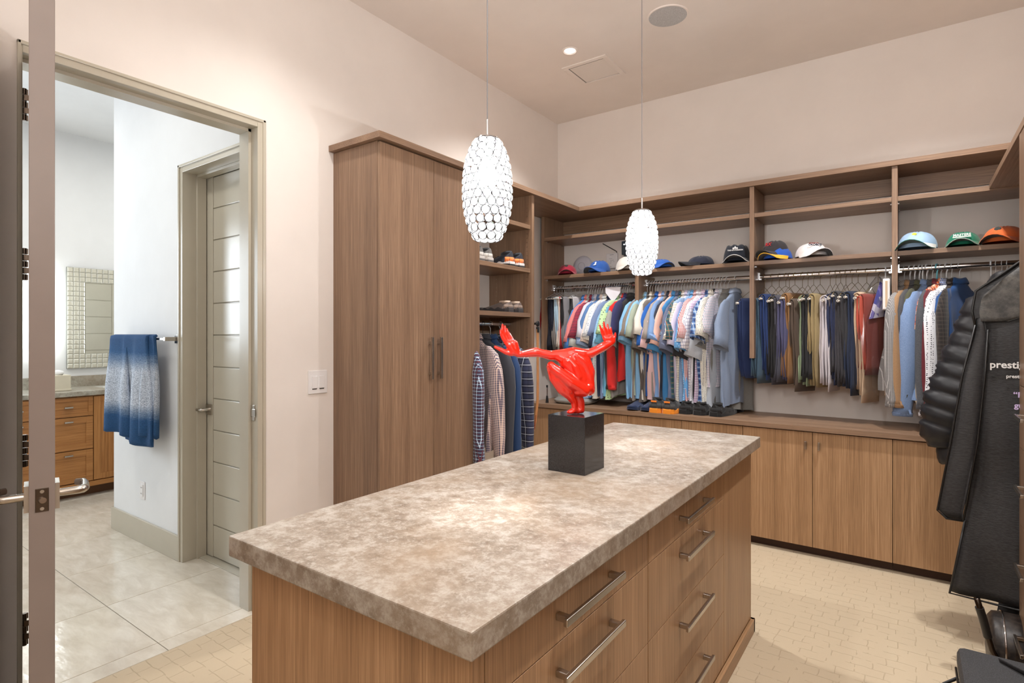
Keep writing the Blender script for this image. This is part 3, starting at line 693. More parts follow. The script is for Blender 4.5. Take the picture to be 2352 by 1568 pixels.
# ================================================================ SCULPTURE
BX0, BX1, BY0, BY1 = -1.060, -.912, 1.711, 1.860
GRAN = NT('polished_black_granite'); v = GRAN.coord(); nn = GRAN.noise(v, 700, 2, .8)
GRAN.set(Base_Color=GRAN.ramp(nn, [(.45, rgb(26, 25, 27)), (.7, rgb(74, 72, 74))]), Roughness=.10)
REDL = NT('red_lacquer').set(Base_Color=rgb(222, 34, 14), Roughness=.12, Coat_Weight=.6, Coat_Roughness=.04)
sc_ = thing('acrobat_sculpture', 'glossy red sculpture of a crouching man with spread arms on a black block', 'sculpture', (-.986, 1.786, .9142))
box('plinth', (BX0, BX1), (BY0, BY1), (.9142, 1.114), GRAN.m, sc_, .0012)
def figure():
    k = .000455; R3 = Vector((.8146, .580, 0)); F3 = Vector((.580, -.8146, 0))   # picture right, towards viewer
    def P(x, y, d=0): return R3*((x-845)*k)+F3*(d*k)+Vector((0, 0, (1057-y)*k+.2005))
    bm = bmesh.new()
    def cap(a, b, ra, rb, fl=1.0):
        a, b = P(*a), P(*b); ra *= k; rb *= k; n = max(2, int((b-a).length/(min(ra, rb)*.35))+1)
        for i in range(n+1):
            u = i/n; bmesh.ops.create_icosphere(bm, subdivisions=2, radius=ra+(rb-ra)*u, matrix=Matrix.Translation(a.lerp(b, u)))
    def chain(pts, rs):
        for i in range(len(pts)-1): cap(pts[i], pts[i+1], rs[i], rs[i+1])
    # arms
    chain([(770, 582, 5), (640, 592, 20), (565, 575, 28), (520, 566, 28), (440, 578, 24), (385, 585, 20)], [46, 40, 34, 40, 30, 24])
    chain([(900, 585, -5), (960, 575, 5), (1020, 545, 12), (1060, 522, 14), (1115, 492, 16), (1130, 470, 16)], [46, 40, 36, 38, 28, 25])
    # big left hand: palm edge-on with fingers up, thumb out left
    chain([(380, 580, 20), (340, 555, 18), (318, 510, 14)], [28, 36, 38]); chain([(372, 560, 20), (350, 500, 8)], [26, 34])
    chain([(330, 575, 22), (290, 568, 26), (240, 545, 30), (200, 525, 34)], [26, 22, 17, 13])
    chain([(300, 510, 20), (272, 440, 24), (256, 395, 26), (258, 350, 26)], [18, 15, 13, 10])
    chain([(314, 500, 2), (292, 430, 0), (278, 385, -2), (276, 360, -4)], [17, 14, 13, 9])
    chain([(332, 500, -14), (312, 445, -20), (296, 405, -24), (292, 382, -28)], [16, 14, 12, 9])
    chain([(354, 505, -24), (336, 465, -34), (318, 430, -42), (308, 410, -46)], [15, 12, 11, 8])
    chain([(300, 515, 34), (262, 462, 44), (246, 425, 48), (242, 392, 48)], [16, 13, 11, 8])
    # right hand open, fingers fanned up
    chain([(1130, 478, 16), (1108, 458, 14)], [26, 30]); chain([(1120, 470, 14), (1074, 456, 12)], [26, 25])
    chain([(1064, 450, 14), (1044, 405, 18), (1028, 352, 20)], [15, 12, 8])
    chain([(1082, 440, 12), (1068, 385, 14), (1060, 330, 14)], [15, 12, 9])
    chain([(1102, 440, 10), (1096, 392, 8), (1092, 346, 6)], [15, 12, 8])
    chain([(1122, 440, 4), (1122, 405, -2), (1120, 372, -6)], [14, 11, 8])
    chain([(1132, 468, 18), (1148, 442, 24), (1150, 415, 28)], [17, 13, 9])
    # torso: shoulders, arched back, flank, buttocks
    chain([(740, 588, 0), (820, 575, 0), (900, 585, 0)], [48, 52, 48])
    chain([(700, 600, 15), (760, 620, 5), (830, 630, 0), (905, 620, -5)], [42, 60, 66, 56])
    chain([(770, 640, 10), (830, 690, 0), (900, 700, -10)], [66, 80, 72]); chain([(905, 640, -5), (930, 720, -10), (925, 790, -5)], [62, 66, 66])
    chain([(840, 700, 0), (860, 780, 10), (880, 840, 14)], [78, 82, 74]); chain([(925, 790, -5), (930, 850, 10)], [66, 64])
    chain([(930, 848, 34), (945, 868, 20)], [50, 46]); chain([(900, 868, 44), (860, 868, 46)], [52, 50])
    chain([(842, 600, 52), (905, 650, 46), (950, 740, 36), (962, 820, 30)], [20, 26, 30, 26]); chain([(780, 620, 54), (830, 680, 66), (860, 760, 66)], [20, 28, 30])
    # near leg: thigh from buttock to knee, shin down to the foot
    chain([(880, 850, 40), (800, 800, 62), (700, 725, 62), (655, 690, 55)], [62, 56, 46, 40])
    chain([(640, 670, 50), (655, 690, 55)], [34, 40])
    chain([(632, 680, 40), (665, 770, 40), (735, 860, 30), (790, 910, 22), (822, 960, 16), (830, 1010, 14)], [30, 42, 48, 38, 27, 23])
    chain([(700, 790, 50), (780, 870, 34)], [40, 40])
    chain([(836, 1025, 10), (812, 1030, 20), (785, 1036, 26), (775, 1040, 28)], [26, 22, 16, 12])
    chain([(812, 1036, 30), (786, 1042, 36)], [17, 11]); chain([(838, 1036, 12), (815, 1042, 10)], [18, 13])
    # far leg
    chain([(910, 850, -10), (830, 810, -50), (740, 740, -50), (700, 710, -45)], [56, 50, 42, 36])
    chain([(700, 710, -45), (760, 820, -30), (850, 900, -16), (880, 960, -6), (884, 1015, -4)], [34, 40, 40, 32, 27])
    chain([(884, 1025, -4), (865, 1034, 4), (850, 1040, 8)], [28, 22, 15]); chain([(893, 975, -2), (890, 1030, -2)], [20, 22])
    # the tucked head in front of the chest
    chain([(770, 690, -75), (745, 730, -80)], [52, 44])
    me = bpy.data.meshes.new('fig'); bm.to_mesh(me); bm.free(); ob = bpy.data.objects.new('fig', me); C.objects.link(ob)
    m = ob.modifiers.new('r', 'REMESH'); m.mode = 'VOXEL'; m.voxel_size = .0024
    s = ob.modifiers.new('s', 'SMOOTH'); s.factor = .6; s.iterations = 6
    dg = bpy.context.evaluated_depsgraph_get(); out = bpy.data.meshes.new_from_object(ob.evaluated_get(dg)); bpy.data.objects.remove(ob)
    out.name = 'figure'; out.materials.clear(); out.materials.append(REDL)
    zmin = min(v.co.z for v in out.vertices)
    for v in out.vertices: v.co.z += .2000-zmin
    out.polygons.foreach_set('use_smooth', [True]*len(out.polygons))
    return link('figure', out, sc_)
figure()
# ================================================================ CLOTHES
FABC = {}
def fabric(kind, c1, c2=None, c3=None, sc=1.0, rough=.9):
    key = (kind, c1, c2, c3, sc)
    if key in FABC: return FABC[key]
    t = NT('fabric_'+kind); A = rgb(*c1); B = rgb(*c2) if c2 else A; D = rgb(*c3) if c3 else B
    tc = t.n('ShaderNodeTexCoord'); sp = t.n('ShaderNodeSeparateXYZ'); t.l(tc.outputs['Object'], sp.inputs[0])
    z = sp.outputs[2]; h = t.math('ADD', sp.outputs[1], t.math('MULTIPLY', sp.outputs[0], .8))
    nz = t.noise(tc.outputs['Object'], 30, 3)
    def st(c, f, w, off=0.0): return t.math('LESS_THAN', t.math('FRACT', t.math('ADD', t.math('MULTIPLY', c, f), off+10)), w)
    f = 1/sc
    if kind == 'plain': col = t.mix(t.math('MULTIPLY', nz, .25), A, tuple(k*.78 for k in A[:3])+(1,))
    elif kind == 'heather': col = t.mix(t.ramp(t.noise(tc.outputs['Object'], 420, 2, .8), [(.4, (0, 0, 0, 1)), (.6, (1, 1, 1, 1))]), A, B)
    elif kind == 'gingham':
        a, b = st(z, 70*f, .5), st(h, 70*f, .5); s = t.math('MULTIPLY', t.math('ADD', a, b), .5); col = t.ramp(s, [(0, A), (.5, tuple((x+y)/2 for x, y in zip(A, B))), (1, B)])
    elif kind == 'check':
        a, b = st(z, 45*f, .13), st(h, 45*f, .13); col = t.mix(t.math('MAXIMUM', a, b), A, B)
        if c3: col = t.mix(t.math('MAXIMUM', st(z, 45*f, .13, .5), st(h, 45*f, .13, .5)), col, D)
    elif kind == 'plaid':
        a, b = st(z, 22*f, .45), st(h, 22*f, .45); s = t.math('MULTIPLY', t.math('ADD', a, b), .5); col = t.mix(s, A, B)
        col = t.mix(t.math('MAXIMUM', st(z, 22*f, .07, .3), st(h, 22*f, .07, .3)), col, D)
    elif kind == 'stripe': col = t.mix(st(z, 50*f, .5), A, B)
    elif kind == 'pin': col = t.mix(st(z, 90*f, .25), A, B)
    elif kind == 'dots':
        vo = t.n('ShaderNodeTexVoronoi'); vo.inputs['Scale'].default_value = 75*f; vo.inputs['Randomness'].default_value = .25; t.l(tc.outputs['Object'], vo.inputs[0])
        col = t.mix(t.math('LESS_THAN', vo.outputs[0], .26), A, B)
    elif kind == 'print':
        vo = t.n('ShaderNodeTexVoronoi'); vo.inputs['Scale'].default_value = 32*f; t.l(tc.outputs['Object'], vo.inputs[0]); sp2 = t.n('ShaderNodeSeparateXYZ'); t.l(vo.outputs[1], sp2.inputs[0])
        col = t.ramp(sp2.outputs[0], [(0, A), (.4, B), (.7, D)], 'CONSTANT')
    t.bump(t.noise(tc.outputs['Object'], 700, 1), .25, .0008)
    t.b.inputs['Sheen Weight'].default_value = .15
    FABC[key] = t.set(Base_Color=col, Roughness=rough); return FABC[key]

def wr(y, z, sd): return .011*(abs(math.sin(y*15+sd*2+.25*math.sin(z*6)))-.62)+(.009*math.sin(y*31+sd)+.005*math.sin(y*67+sd*2.1+z*5))*min(1.5, .5-z)+.007*noise.noise(Vector((y*9, z*5, sd)))
def torso_mesh(sd, L=.80, w=.215, th=.022):
    bm = bmesh.new(); rings = []
    P = [(-.120, .058, .020), (-.135, .072, .021), (-.152, .102, .020), (-.174, .140, .017), (-.200, .172, .015), (-.232, .190, th*.8), (-.28, .198, th)]
    n = 10; z0 = -.28; zb = -.115-L
    for i in range(1, n+1):
        u = i/n; P.append((z0+(zb-z0)*u, .202+(w-.202)*u**.6, th*(1+.35*u)))
    for z, hw, t in P:
        d = min(1, max(0, (-z-.18)/.35)); r = []
        for k in range(28):
            a = 2*PI*k/28; cy = math.cos(a); cx = math.sin(a)
            y = hw*math.copysign(abs(cy)**.75, cy); x = t*math.copysign(abs(cx)**.8, cx)
            x += wr(y, z, sd)*d*2.0; zz = z
            if z <= zb+1e-6: zz += .012*math.cos(y*12)+.006*math.sin(y*40+sd)
            r.append(bm.verts.new((x, y, zz)))
        rings.append(r)
    loft(bm, rings, True, 0, False)
    return mesh('torso', bm, None, True)
def sleeve_mesh(sd, side, kind, cuff=False):
    """side -1 is the sleeve towards the room"""
    bm = bmesh.new(); s = side
    if kind == 'short': path = [(-.095, -.170, .022, .010), (-.130, -.190, .044, .013), (-.165, -.222, .062, .018), (-.195, -.27, .074, .023), (-.222, -.335, .080, .028), (-.245, -.40, .083, .031), (-.264, -.46, .086, .033)]
    else: path = [(-.095, -.170, .022, .010), (-.135, -.195, .044, .014), (-.178, -.235, .060, .020), (-.204, -.31, .068, .028), (-.214, -.42, .066, .030), (-.218, -.56, .060, .029), (-.222, -.70, .055, .027), (-.224, -.82, .048, .025), (-.226, -.865, .044, .023)]
    rings = []
    bend = .03*math.sin(sd*1.7)
    if cuff: path = path[:-1]+[(-.2255, -.845, .046, .024)]+path[-1:]
    for i, (y, z, a, b) in enumerate(path):
        p0 = path[max(0, i-1)]; p1 = path[min(len(path)-1, i+1)]; d = Vector((0, (p1[0]-p0[0]), p1[1]-p0[1])).normalized(); nrm = Vector((0, d.z, -d.y))
        if nrm.y > 0: nrm = -nrm
        r = []; u = min(1, (z+.165)/(-.70)) if kind != 'short' else i/(len(path)-1)
        if cuff:
            if i < len(path)-2: continue
            a += .0012; b += .0012
        for k in range(16):
            an = 2*PI*k/16; ca, sa = math.cos(an), math.sin(an)
            off = nrm*(a*ca); x = b*math.copysign(abs(sa)**.8, sa)+.007*math.sin(z*38+sd*3+ca*2)*u+bend*u*u
            off *= 1+.05*math.sin(z*45+sd*5+sa*2)*u
            v = Vector((x, y, z))+off
            v.y *= -.80 if s > 0 else 1
            r.append(bm.verts.new(v))
        rings.append(r)
    # turned-in hem
    last = rings[-1]; c = sum((v.co for v in last), Vector())/16
    rings.append([bm.verts.new(c+(v.co-c)*.93) for v in last])
    rings.append([bm.verts.new(c+(v.co-c)*.80+Vector((0, 0, .04))) for v in last])
    loft(bm, rings, not cuff, 0, not cuff)
    return mesh('cuff' if cuff else 'sleeve', bm, None, True)
def collar_mesh(sd):
    bm = bmesh.new(); rings = []
    for z, a, b in ((-.132, .072, .026), (-.105, .058, .020), (-.094, .055, .018), (-.090, .060, .023), (-.104, .068, .030), (-.122, .080, .034), (-.124, .076, .030)):
        rings.append([bm.verts.new((b*math.sin(2*PI*k/20), a*math.cos(2*PI*k/20), z+.004*math.sin(sd+k))) for k in range(20)])
    loft(bm, rings, False, 0, False)
    return mesh('collar', bm, None, True)
def cuff_mesh(side):
    bm = bmesh.new(); rings = []
    for z, a, b in ((-.84, .049, .026), (-.842, .051, .028), (-.882, .049, .027), (-.884, .044, .022)):
        rings.append([bm.verts.new((b*math.sin(2*PI*k/16), (-.2255+a*math.cos(2*PI*k/16))*(1 if side < 0 else -1), z)) for k in range(16)])
    loft(bm, rings, False, 0, False)
    return mesh('cuff', bm, None, True)
def leg_mesh(sd, off, L1, L2, w, z0=-.190, th=.0085):
    """a flattened trouser leg draped over the bar (bar runs along y)"""
    bm = bmesh.new(); path = []
    r = .010+off; n = 8
    for i in range(n+1): path.append((-r, z0-L1*(1-i/n)))
    for i in range(1, 6): a = PI-PI*i/6; path.append((r*math.cos(a), z0+r*math.sin(a)))
    for i in range(n+1): path.append((r, z0-L2*i/n))
    rings = []; N = len(path); rng = random.Random(sd*31+7)
    ph = rng.uniform(0, 6); bul = rng.uniform(.2, .5)
    for i, (x, z) in enumerate(path):
        p0 = path[max(0, i-1)]; p1 = path[min(N-1, i+1)]; d = Vector((p1[0]-p0[0], 0, p1[1]-p0[1])).normalized(); nr = Vector((-d.z, 0, d.x))
        q = (z0-z)/max(L1, L2); q = max(0, q)
        tt = th*(1+1.0*math.exp(-((q-bul)/.14)**2)); ww = w*(1-.10*q+.07*math.sin(q*7+ph)); yc = .012*math.sin(q*5+ph)
        r_ = []
        for k in range(18):
            a = 2*PI*k/18; cy, cn = math.cos(a), math.sin(a)
            y = yc+ww*math.copysign(abs(cy)**.8, cy); o = tt*math.copysign(abs(cn)**.7, cn)
            m = min(1, q*3)
            v = Vector((x, y, z))+nr*o+Vector(((.003*math.sin(y*40+ph+q*6)+.003*math.sin(z*18+ph))*m, 0, 0))
            r_.append(bm.verts.new(v))
        rings.append(r_)
    loft(bm, rings, True, 0, True)
    return mesh('trouser_leg', bm, None, True)
def wire(bm, pts, r, n=6, mat=0): tube(bm, pts, r, n, True, mat)
def hanger_meshes():
    out = {}
    def hook(r, top=0.0, R=.020, shaft=.07):
        """hook whose inside rests on z=0; rod passes along x"""
        p = [(0, R*math.cos(a), R*math.sin(a)-R+top+r) for a in [math.radians(x) for x in range(-40, 181, 20)]]
        p = [(x, y, z) for x, y, z in p]
        p = [(0, R*math.cos(math.radians(a)), R*math.sin(math.radians(a))-R+r) for a in range(200, -31, -23)]
        p += [(0, .006, -R*2.0), (0, 0, -R*2-.012), (0, 0, -R*2-shaft+.012)]
        return p
    for nm, r, shaft in (('wire', .0019, .062), ('plastic', .0042, .058)):
        bm = bmesh.new(); wire(bm, hook(r, shaft=shaft), r); out[nm+'_hook'] = mesh('hook', bm, None, True)
        zt = -.04-shaft+.012
        bm = bmesh.new()
        tri = [(0, 0, zt), (0, -.028, -.125), (0, -.08, -.165), (0, -.125, -.200), (0, -.13, -.208), (0, -.12, -.213), (0, 0, -.213), (0, .12, -.213), (0, .13, -.208), (0, .125, -.200), (0, .08, -.165), (0, .028, -.125), (0, 0, zt)]
        wire(bm, tri, r*1.15); out[nm+'_bar'] = mesh('shoulder_frame', bm, None, True)
    bm = bmesh.new(); wire(bm, hook(.0016, shaft=.062), .0016); out['trouser_hook'] = mesh('hook', bm, None, True)
    bm = bmesh.new(); wire(bm, [(0, 0, -.09), (0, -.02, -.098), (0, -.142, -.185), (0, -.142, -.192)], .0014); wire(bm, [(0, 0, -.09), (0, .02, -.098), (0, .142, -.185), (0, .142, -.192)], .0014)
    out['trouser_frame'] = mesh('wire_arm', bm, None, True)
    bm = bmesh.new(); tube(bm, [(0, -.150, -.195), (0, .150, -.195)], .0078, 12); tube(bm, [(0, -.1515, -.195), (0, -.150, -.195)], .0035, 8, True, 1)
    out['trouser_tube'] = mesh('cardboard_tube', bm, None, True, 40)
    return out
HM = hanger_meshes()
WWIRE = plain('white_coated_wire', rgb(226, 228, 232), .35); GWIRE = plain('golden_wire', rgb(150, 128, 92), .3, .9); CYAN = plain('cyan_plastic', rgb(120, 205, 225), .35); BWIRE = plain('black_wire', rgb(30, 30, 32), .4)
TUBEM = plain('white_card_tube', rgb(226, 220, 212), .7)
def om(o, *mats):
    while len(o.data.materials) < len(mats): o.data.materials.append(None)
    for i, m in enumerate(mats): o.material_slots[i].link = 'OBJECT'; o.material_slots[i].material = m
    return o
SH = {k: [torso_mesh(k*1.3, .80, .215, .020) for k in range(1, 5)] for k in ('short',)}
T_SHORT = [torso_mesh(k*1.3, .78+.02*(k % 3), .215, .019) for k in range(1, 6)]
T_LONG = [torso_mesh(k*2.1+.5, .64+.02*(k % 3), .22, .022) for k in range(1, 4)]
S_SHORT = [(sleeve_mesh(k*1.1, -1, 'short'), sleeve_mesh(k*1.1+3, 1, 'short')) for k in range(1, 6)]
S_LONG = [(sleeve_mesh(k*1.7, -1, 'long'), sleeve_mesh(k*1.7+3, 1, 'long')) for k in range(1, 4)]
COL = [collar_mesh(1), collar_mesh(4)]
CUF = [(sleeve_mesh(k*1.7, -1, 'long', True), sleeve_mesh(k*1.7+3, 1, 'long', True)) for k in range(1, 4)]
LEG = [(leg_mesh(k, .000, .56-.03*(k % 3), .53, .125+.006*(k % 2)), leg_mesh(k+9, .015, .52, .57-.03*(k % 2), .120)) for k in range(1, 6)]

ZH = RZ+.015
def hanger(kind, pos, rz, label, group, col=None, sz=1):
    t = thing('clothes_hanger', label, 'hanger', pos, rz, group)
    m = col or (GWIRE if kind == 'trouser' else WWIRE)
    om(link('hook', HM[kind+'_hook'], t), m)
    t.scale = (1, 1, sz)
    if kind == 'trouser':
        om(link('wire_arm', HM['trouser_frame'], t), m); om(link('cardboard_tube', HM['trouser_tube'], t), TUBEM, BLACKP)
    else: om(link('shoulder_frame', HM[kind+'_bar'], t), m)
    return t
def shirt(i, pos, rz, mat, label, group, cat='shirt', kind='short', name='hanging_shirt', collar=None, sz=1, drop=0, thick=1, cuff=None):
    t = thing(name, label, cat, (pos[0], pos[1]-(.015 if abs(rz) < 1 else 0), pos[2]-drop), rz, group); t.scale = (1, .90 if abs(rz) < 1 else 1, 1)
    T, SL = (T_SHORT, S_SHORT) if kind == 'short' else (T_LONG, S_LONG)
    k = i % len(T); sc = (thick, sz, sz)
    for nm, me in (('torso', T[k]), ('sleeve', SL[(i*2) % len(SL)][0]), ('sleeve', SL[(i*2) % len(SL)][1])):
        o = om(link(nm, me, t), mat); q = random.Random(i*7+int(abs(pos[0])*1000)).uniform(.94, 1.26) if kind == 'short' else 1; o.scale = sc if nm == 'torso' else (thick*(1.1 if kind == 'short' else 1), sz, sz*q)
    o = om(link('collar', COL[i % 2], t), collar or mat); o.scale = (1, 1, 1)
    if kind == 'long':
        for me in CUF[(i*2) % 3]: o = om(link('cuff', me, t), cuff or mat); o.scale = (thick, sz, sz)
    return t
def trousers(i, pos, rz, mat, label, group, sz=1, zs=1, wd=1, top=0):
    t = thing('hanging_trousers', label, 'trousers', (pos[0], pos[1], pos[2]+top), rz, group)
    for me in LEG[(i*3) % len(LEG)][:(1 if abs(top) > .05 else 2)]:
        o = om(link('trouser_leg', me, t), mat); o.scale = (1, wd, zs)
        o.location = (0, 0, (zs-1)*.195)
    return t
def px2x(px, Y):   # plan position on the rod
    th = math.radians(35.4617); u = (px-1176)/1286
    rx = -math.sin(th)+math.cos(th)*u; ry = math.cos(th)+math.sin(th)*u
    return rx/ry*Y
rnd = random.Random(3)
def row(items, group, hgroup, hk, Y=RY, rz0=-12, jit=4):
    """items: (px of the hook, short name, material spec, dict)"""
    n = len(items)
    for i, (px, nm, mt, o) in enumerate(items):
        x = px2x(px, Y); rz = math.radians(o.get('rz', rz0+rnd.uniform(-jit, jit)))
        what = o.get('what', 'shirt'); m = fabric(*mt)
        a = b = full = None; L = o.get("label")
        if not L:
            a = items[i-1][1] if i else None; b = items[i+1][1] if i < n-1 else None
            full = nm if nm.split()[-1] in ('jeans', 'trousers', 'shirt', 'shorts', 'sweater') else nm+' '+what
            if a and b: L = f'{full} between the {a} and the {b} one' if len(full.split()+a.split()+b.split()) < 11 else f'{full} just right of the {a} one'
            elif b: L = f'{full} at the left end, left of the {b} one'
            else: L = f'{full} hanging at the right end of its rod, right of the {a} one'
        if len(L.split()) > 15: L = f'{full} just right of the {a} one'
        k = o.get('hk', hk); pos = (x, Y, ZH)
        hl = f'{"white" if k != "trouser" else "golden wire"} hanger that holds the {nm if what in nm else nm+" "+what}'
        if o.get('hcol') == WWIRE: hl = 'white wire hanger that holds the '+nm+' '+what
        if o.get('hcol') == CYAN: hl = 'cyan plastic hanger showing above the '+nm+' '+what
        if o.get('hcol') == BWIRE: hl = 'black hanger that holds the '+nm+' '+what
        hz = o.get('hz', rnd.uniform(.9, 1.14)) if k == 'trouser' else 1
        hanger(k, pos, rz, hl, hgroup, o.get('hcol'), hz)
        if what in ('trousers', 'jeans', 'shorts'):
            trousers(i, pos, rz, m, L, group, zs=o.get('zs', 1), wd=o.get('wd', 1), top=o.get('top', 0)-.195*(hz-1))
        else:
            shirt(i+o.get('v', 0), pos, rz, m, L, group, cat=o.get('cat', 'shirt'), kind=o.get('kind', 'short'), name=o.get('name', 'hanging_shirt'), sz=o.get('sz', 1), thick=o.get('thick', 1), drop=o.get('drop', 0), collar=o.get('collar') and fabric(*o['collar']), cuff=o.get('cuff') and fabric(*o['cuff']))
PL = 'plain'
TR = dict(what='trousers', hk='trouser', hz=.60, hcol=WWIRE, zs=.84, wd=.98, rz=-12)
def T(**k): d = dict(TR); d.update(k); return d
sec1a = [
 (1259, 'bright red', (PL, (190, 34, 40)), T(label='bright red trousers at the far left end of the back racks')),
 (1263, 'pale grey', (PL, (176, 178, 186)), T()), (1268, 'black', (PL, (26, 28, 34)), T()), (1273, 'rust red', (PL, (138, 66, 52)), T()),
 (1279, 'navy black', (PL, (18, 22, 36)), T()), (1286, 'midnight navy', (PL, (22, 28, 44)), T()), (1291, 'taupe grey', (PL, (128, 122, 118)), T()),
 (1297, 'ice blue', (PL, (172, 200, 218)), T()), (1302, 'cream', (PL, (226, 218, 204)), T()), (1306, 'deep red', (PL, (176, 32, 36)), T()), (1312, 'black knit', (PL, (30, 28, 30)), T()),
 (1322, 'grey cargo', (PL, (134, 132, 136)), T(rz=-28, wd=1.1)), (1332, 'black tweed', ('heather', (22, 24, 26), (60, 60, 62)), T()), (1339, 'light grey', (PL, (186, 184, 186)), T(rz=-20, zs=.72)),
]
row(sec1a, 'trousers at the left end of the back racks', 'hangers at the left end of the back racks', 'wire')
W = (222, 222, 226)
s1 = [
 (1350, 'cobalt blue', (PL, (66, 122, 190)), {}), (1356, 'salmon pink', (PL, (222, 130, 128)), {}), (1361, 'silver grey', (PL, (190, 194, 190)), {}),
 (1367, 'red striped', ('stripe', (196, 52, 70), (40, 40, 66), None, .6), {}), (1373, 'powder blue', (PL, (150, 176, 214)), {}), (1378, 'pale lilac grey', ('heather', (192, 192, 208), (214, 214, 224)), {}),
 (1384, 'denim blue', (PL, (84, 120, 170)), {}), (1391, 'peach white', ('pin', (232, 222, 214), (224, 190, 178)), {}), (1397, 'white dotted', ('dots', (222, 226, 230), (80, 100, 140)), {}), (1403, 'cream striped', ('pin', (232, 230, 220), (206, 206, 198)), dict(rz=-22)),
 (1409, 'navy', (PL, (34, 44, 74)), {}), (1415, 'slate blue', (PL, (120, 138, 176)), {}), (1420, 'sky blue', ('pin', (136, 184, 222), (186, 214, 236)), {}), (1425, 'turquoise blue', (PL, (110, 176, 210)), {}),
 (1431, 'mint green dotted', ('dots', (188, 222, 170), (34, 44, 56), None, 1.4), dict(rz=-20)), (1436, 'stone grey', (PL, (158, 156, 152)), {}), (1441, 'scarlet red', (PL, (206, 34, 30)), dict(kind='long', label='scarlet red long sleeved shirt beside the charcoal pullover')), (1446, 'indigo', (PL, (50, 52, 96)), dict(rz=-16, sz=.86)),
 (1455, 'charcoal grey', (PL, (58, 58, 60)), dict(kind='long', rz=-36, thick=1.4, hcol=BWIRE, label='charcoal grey long sleeved pullover at the middle divider', name='hanging_pullover', cat='pullover')),
]
for i, it in enumerate(s1):
    if i: it[3].setdefault('rz', -13+rnd.uniform(-5, 5))
s1[0][3]['label'] = 'cobalt blue shirt hanging right of the light grey trousers'
row(s1, 'shirts on the left part of the back racks', 'hangers on the left part of the back racks', 'wire')
s2 = [
 (1474, 'pale sky blue', (PL, (128, 182, 226)), dict(label='pale sky blue shirt just right of the middle divider')), (1481, 'mole brown', ('heather', (118, 108, 100), (140, 130, 120)), {}), (1487, 'sage grey', (PL, (160, 172, 156)), {}), (1493, 'baby blue', (PL, (140, 190, 230)), {}),
 (1499, 'dark taupe', (PL, (92, 86, 82)), {}), (1505, 'ivory white', (PL, (226, 222, 212)), {}), (1511, 'ash brown', (PL, (124, 116, 108)), {}), (1518, 'royal blue', (PL, (28, 92, 176)), {}), (1526, 'blush pink', (PL, (232, 196, 196)), {}), (1532, 'steel blue', (PL, (122, 156, 204)), {}),
 (1538, 'warm grey', ('heather', (150, 142, 136), (170, 160, 152)), dict(rz=-24)), (1544, 'dark navy', (PL, (40, 46, 62)), {}), (1550, 'peach pink', (PL, (236, 190, 176)), {}), (1557, 'ocean blue', (PL, (70, 140, 198)), dict(rz=-20)), (1565, 'dusty slate', (PL, (100, 108, 134)), {}), (1571, 'green plaid', ('plaid', (60, 110, 104), (36, 60, 84), (190, 120, 90), .9), {}),
 (1578, 'cream checked', ('check', (224, 220, 208), (150, 146, 150), None, .8), {}), (1585, 'lilac', (PL, (206, 200, 222)), {}), (1592, 'blue gingham', ('gingham', (214, 230, 242), (56, 128, 200), None, .75), dict(rz=-24)), (1599, 'azure print', ('dots', (96, 160, 216), (210, 226, 240)), {}),
 (1606, 'red gingham', ('gingham', (232, 226, 226), (176, 58, 62), None, .75), {}), (1612, 'white micro dot', ('dots', (220, 222, 230), (84, 96, 130), None, .8), {}), (1619, 'grey windowpane', ('check', (220, 218, 224), (110, 112, 150), None, .9), {}), (1626, 'lavender checked', ('check', (216, 198, 222), (240, 236, 244), (180, 140, 180), .8), dict(rz=-22)),
 (1633, 'navy plaid', ('plaid', (92, 134, 190), (36, 58, 110), (220, 228, 240), .9), {}), (1640, 'speckled white', ('dots', (226, 224, 214), (60, 70, 90), None, .8), {}), (1647, 'black', (PL, (40, 40, 46)), dict(rz=-44, sz=1.1, label='black short sleeved shirt swung out near the right end of the shirt row')),
 (1655, 'white tattersall', ('check', (226, 228, 232), (70, 84, 120), (150, 120, 150), .9), dict(rz=-12, sz=.9)), (1663, 'misty grey', ('heather', (168, 176, 188), (188, 194, 202)), dict(rz=-34, sz=1.06)),
 (1672, 'olive grey', ('heather', (112, 112, 110), (128, 126, 122)), dict(rz=-50, sz=1.05, label='olive grey shirt hanging behind the large chambray shirt by the divider')),
 (1690, 'blue grey chambray', ('heather', (112, 132, 164), (134, 146, 166)), dict(rz=-16, sz=1.02, label='large blue grey chambray shirt facing out at the end of the shirts', collar=('heather', (132, 150, 180), (150, 164, 186)))),
]
row(s2, 'shirts on the middle part of the back racks', 'hangers on the middle part of the back racks', 'wire')
TP = dict(what='trousers', hk='trouser')
def Q(**k): d = dict(TP); d.update(k); d.setdefault('rz', -20+rnd.uniform(-7, 7)); return d
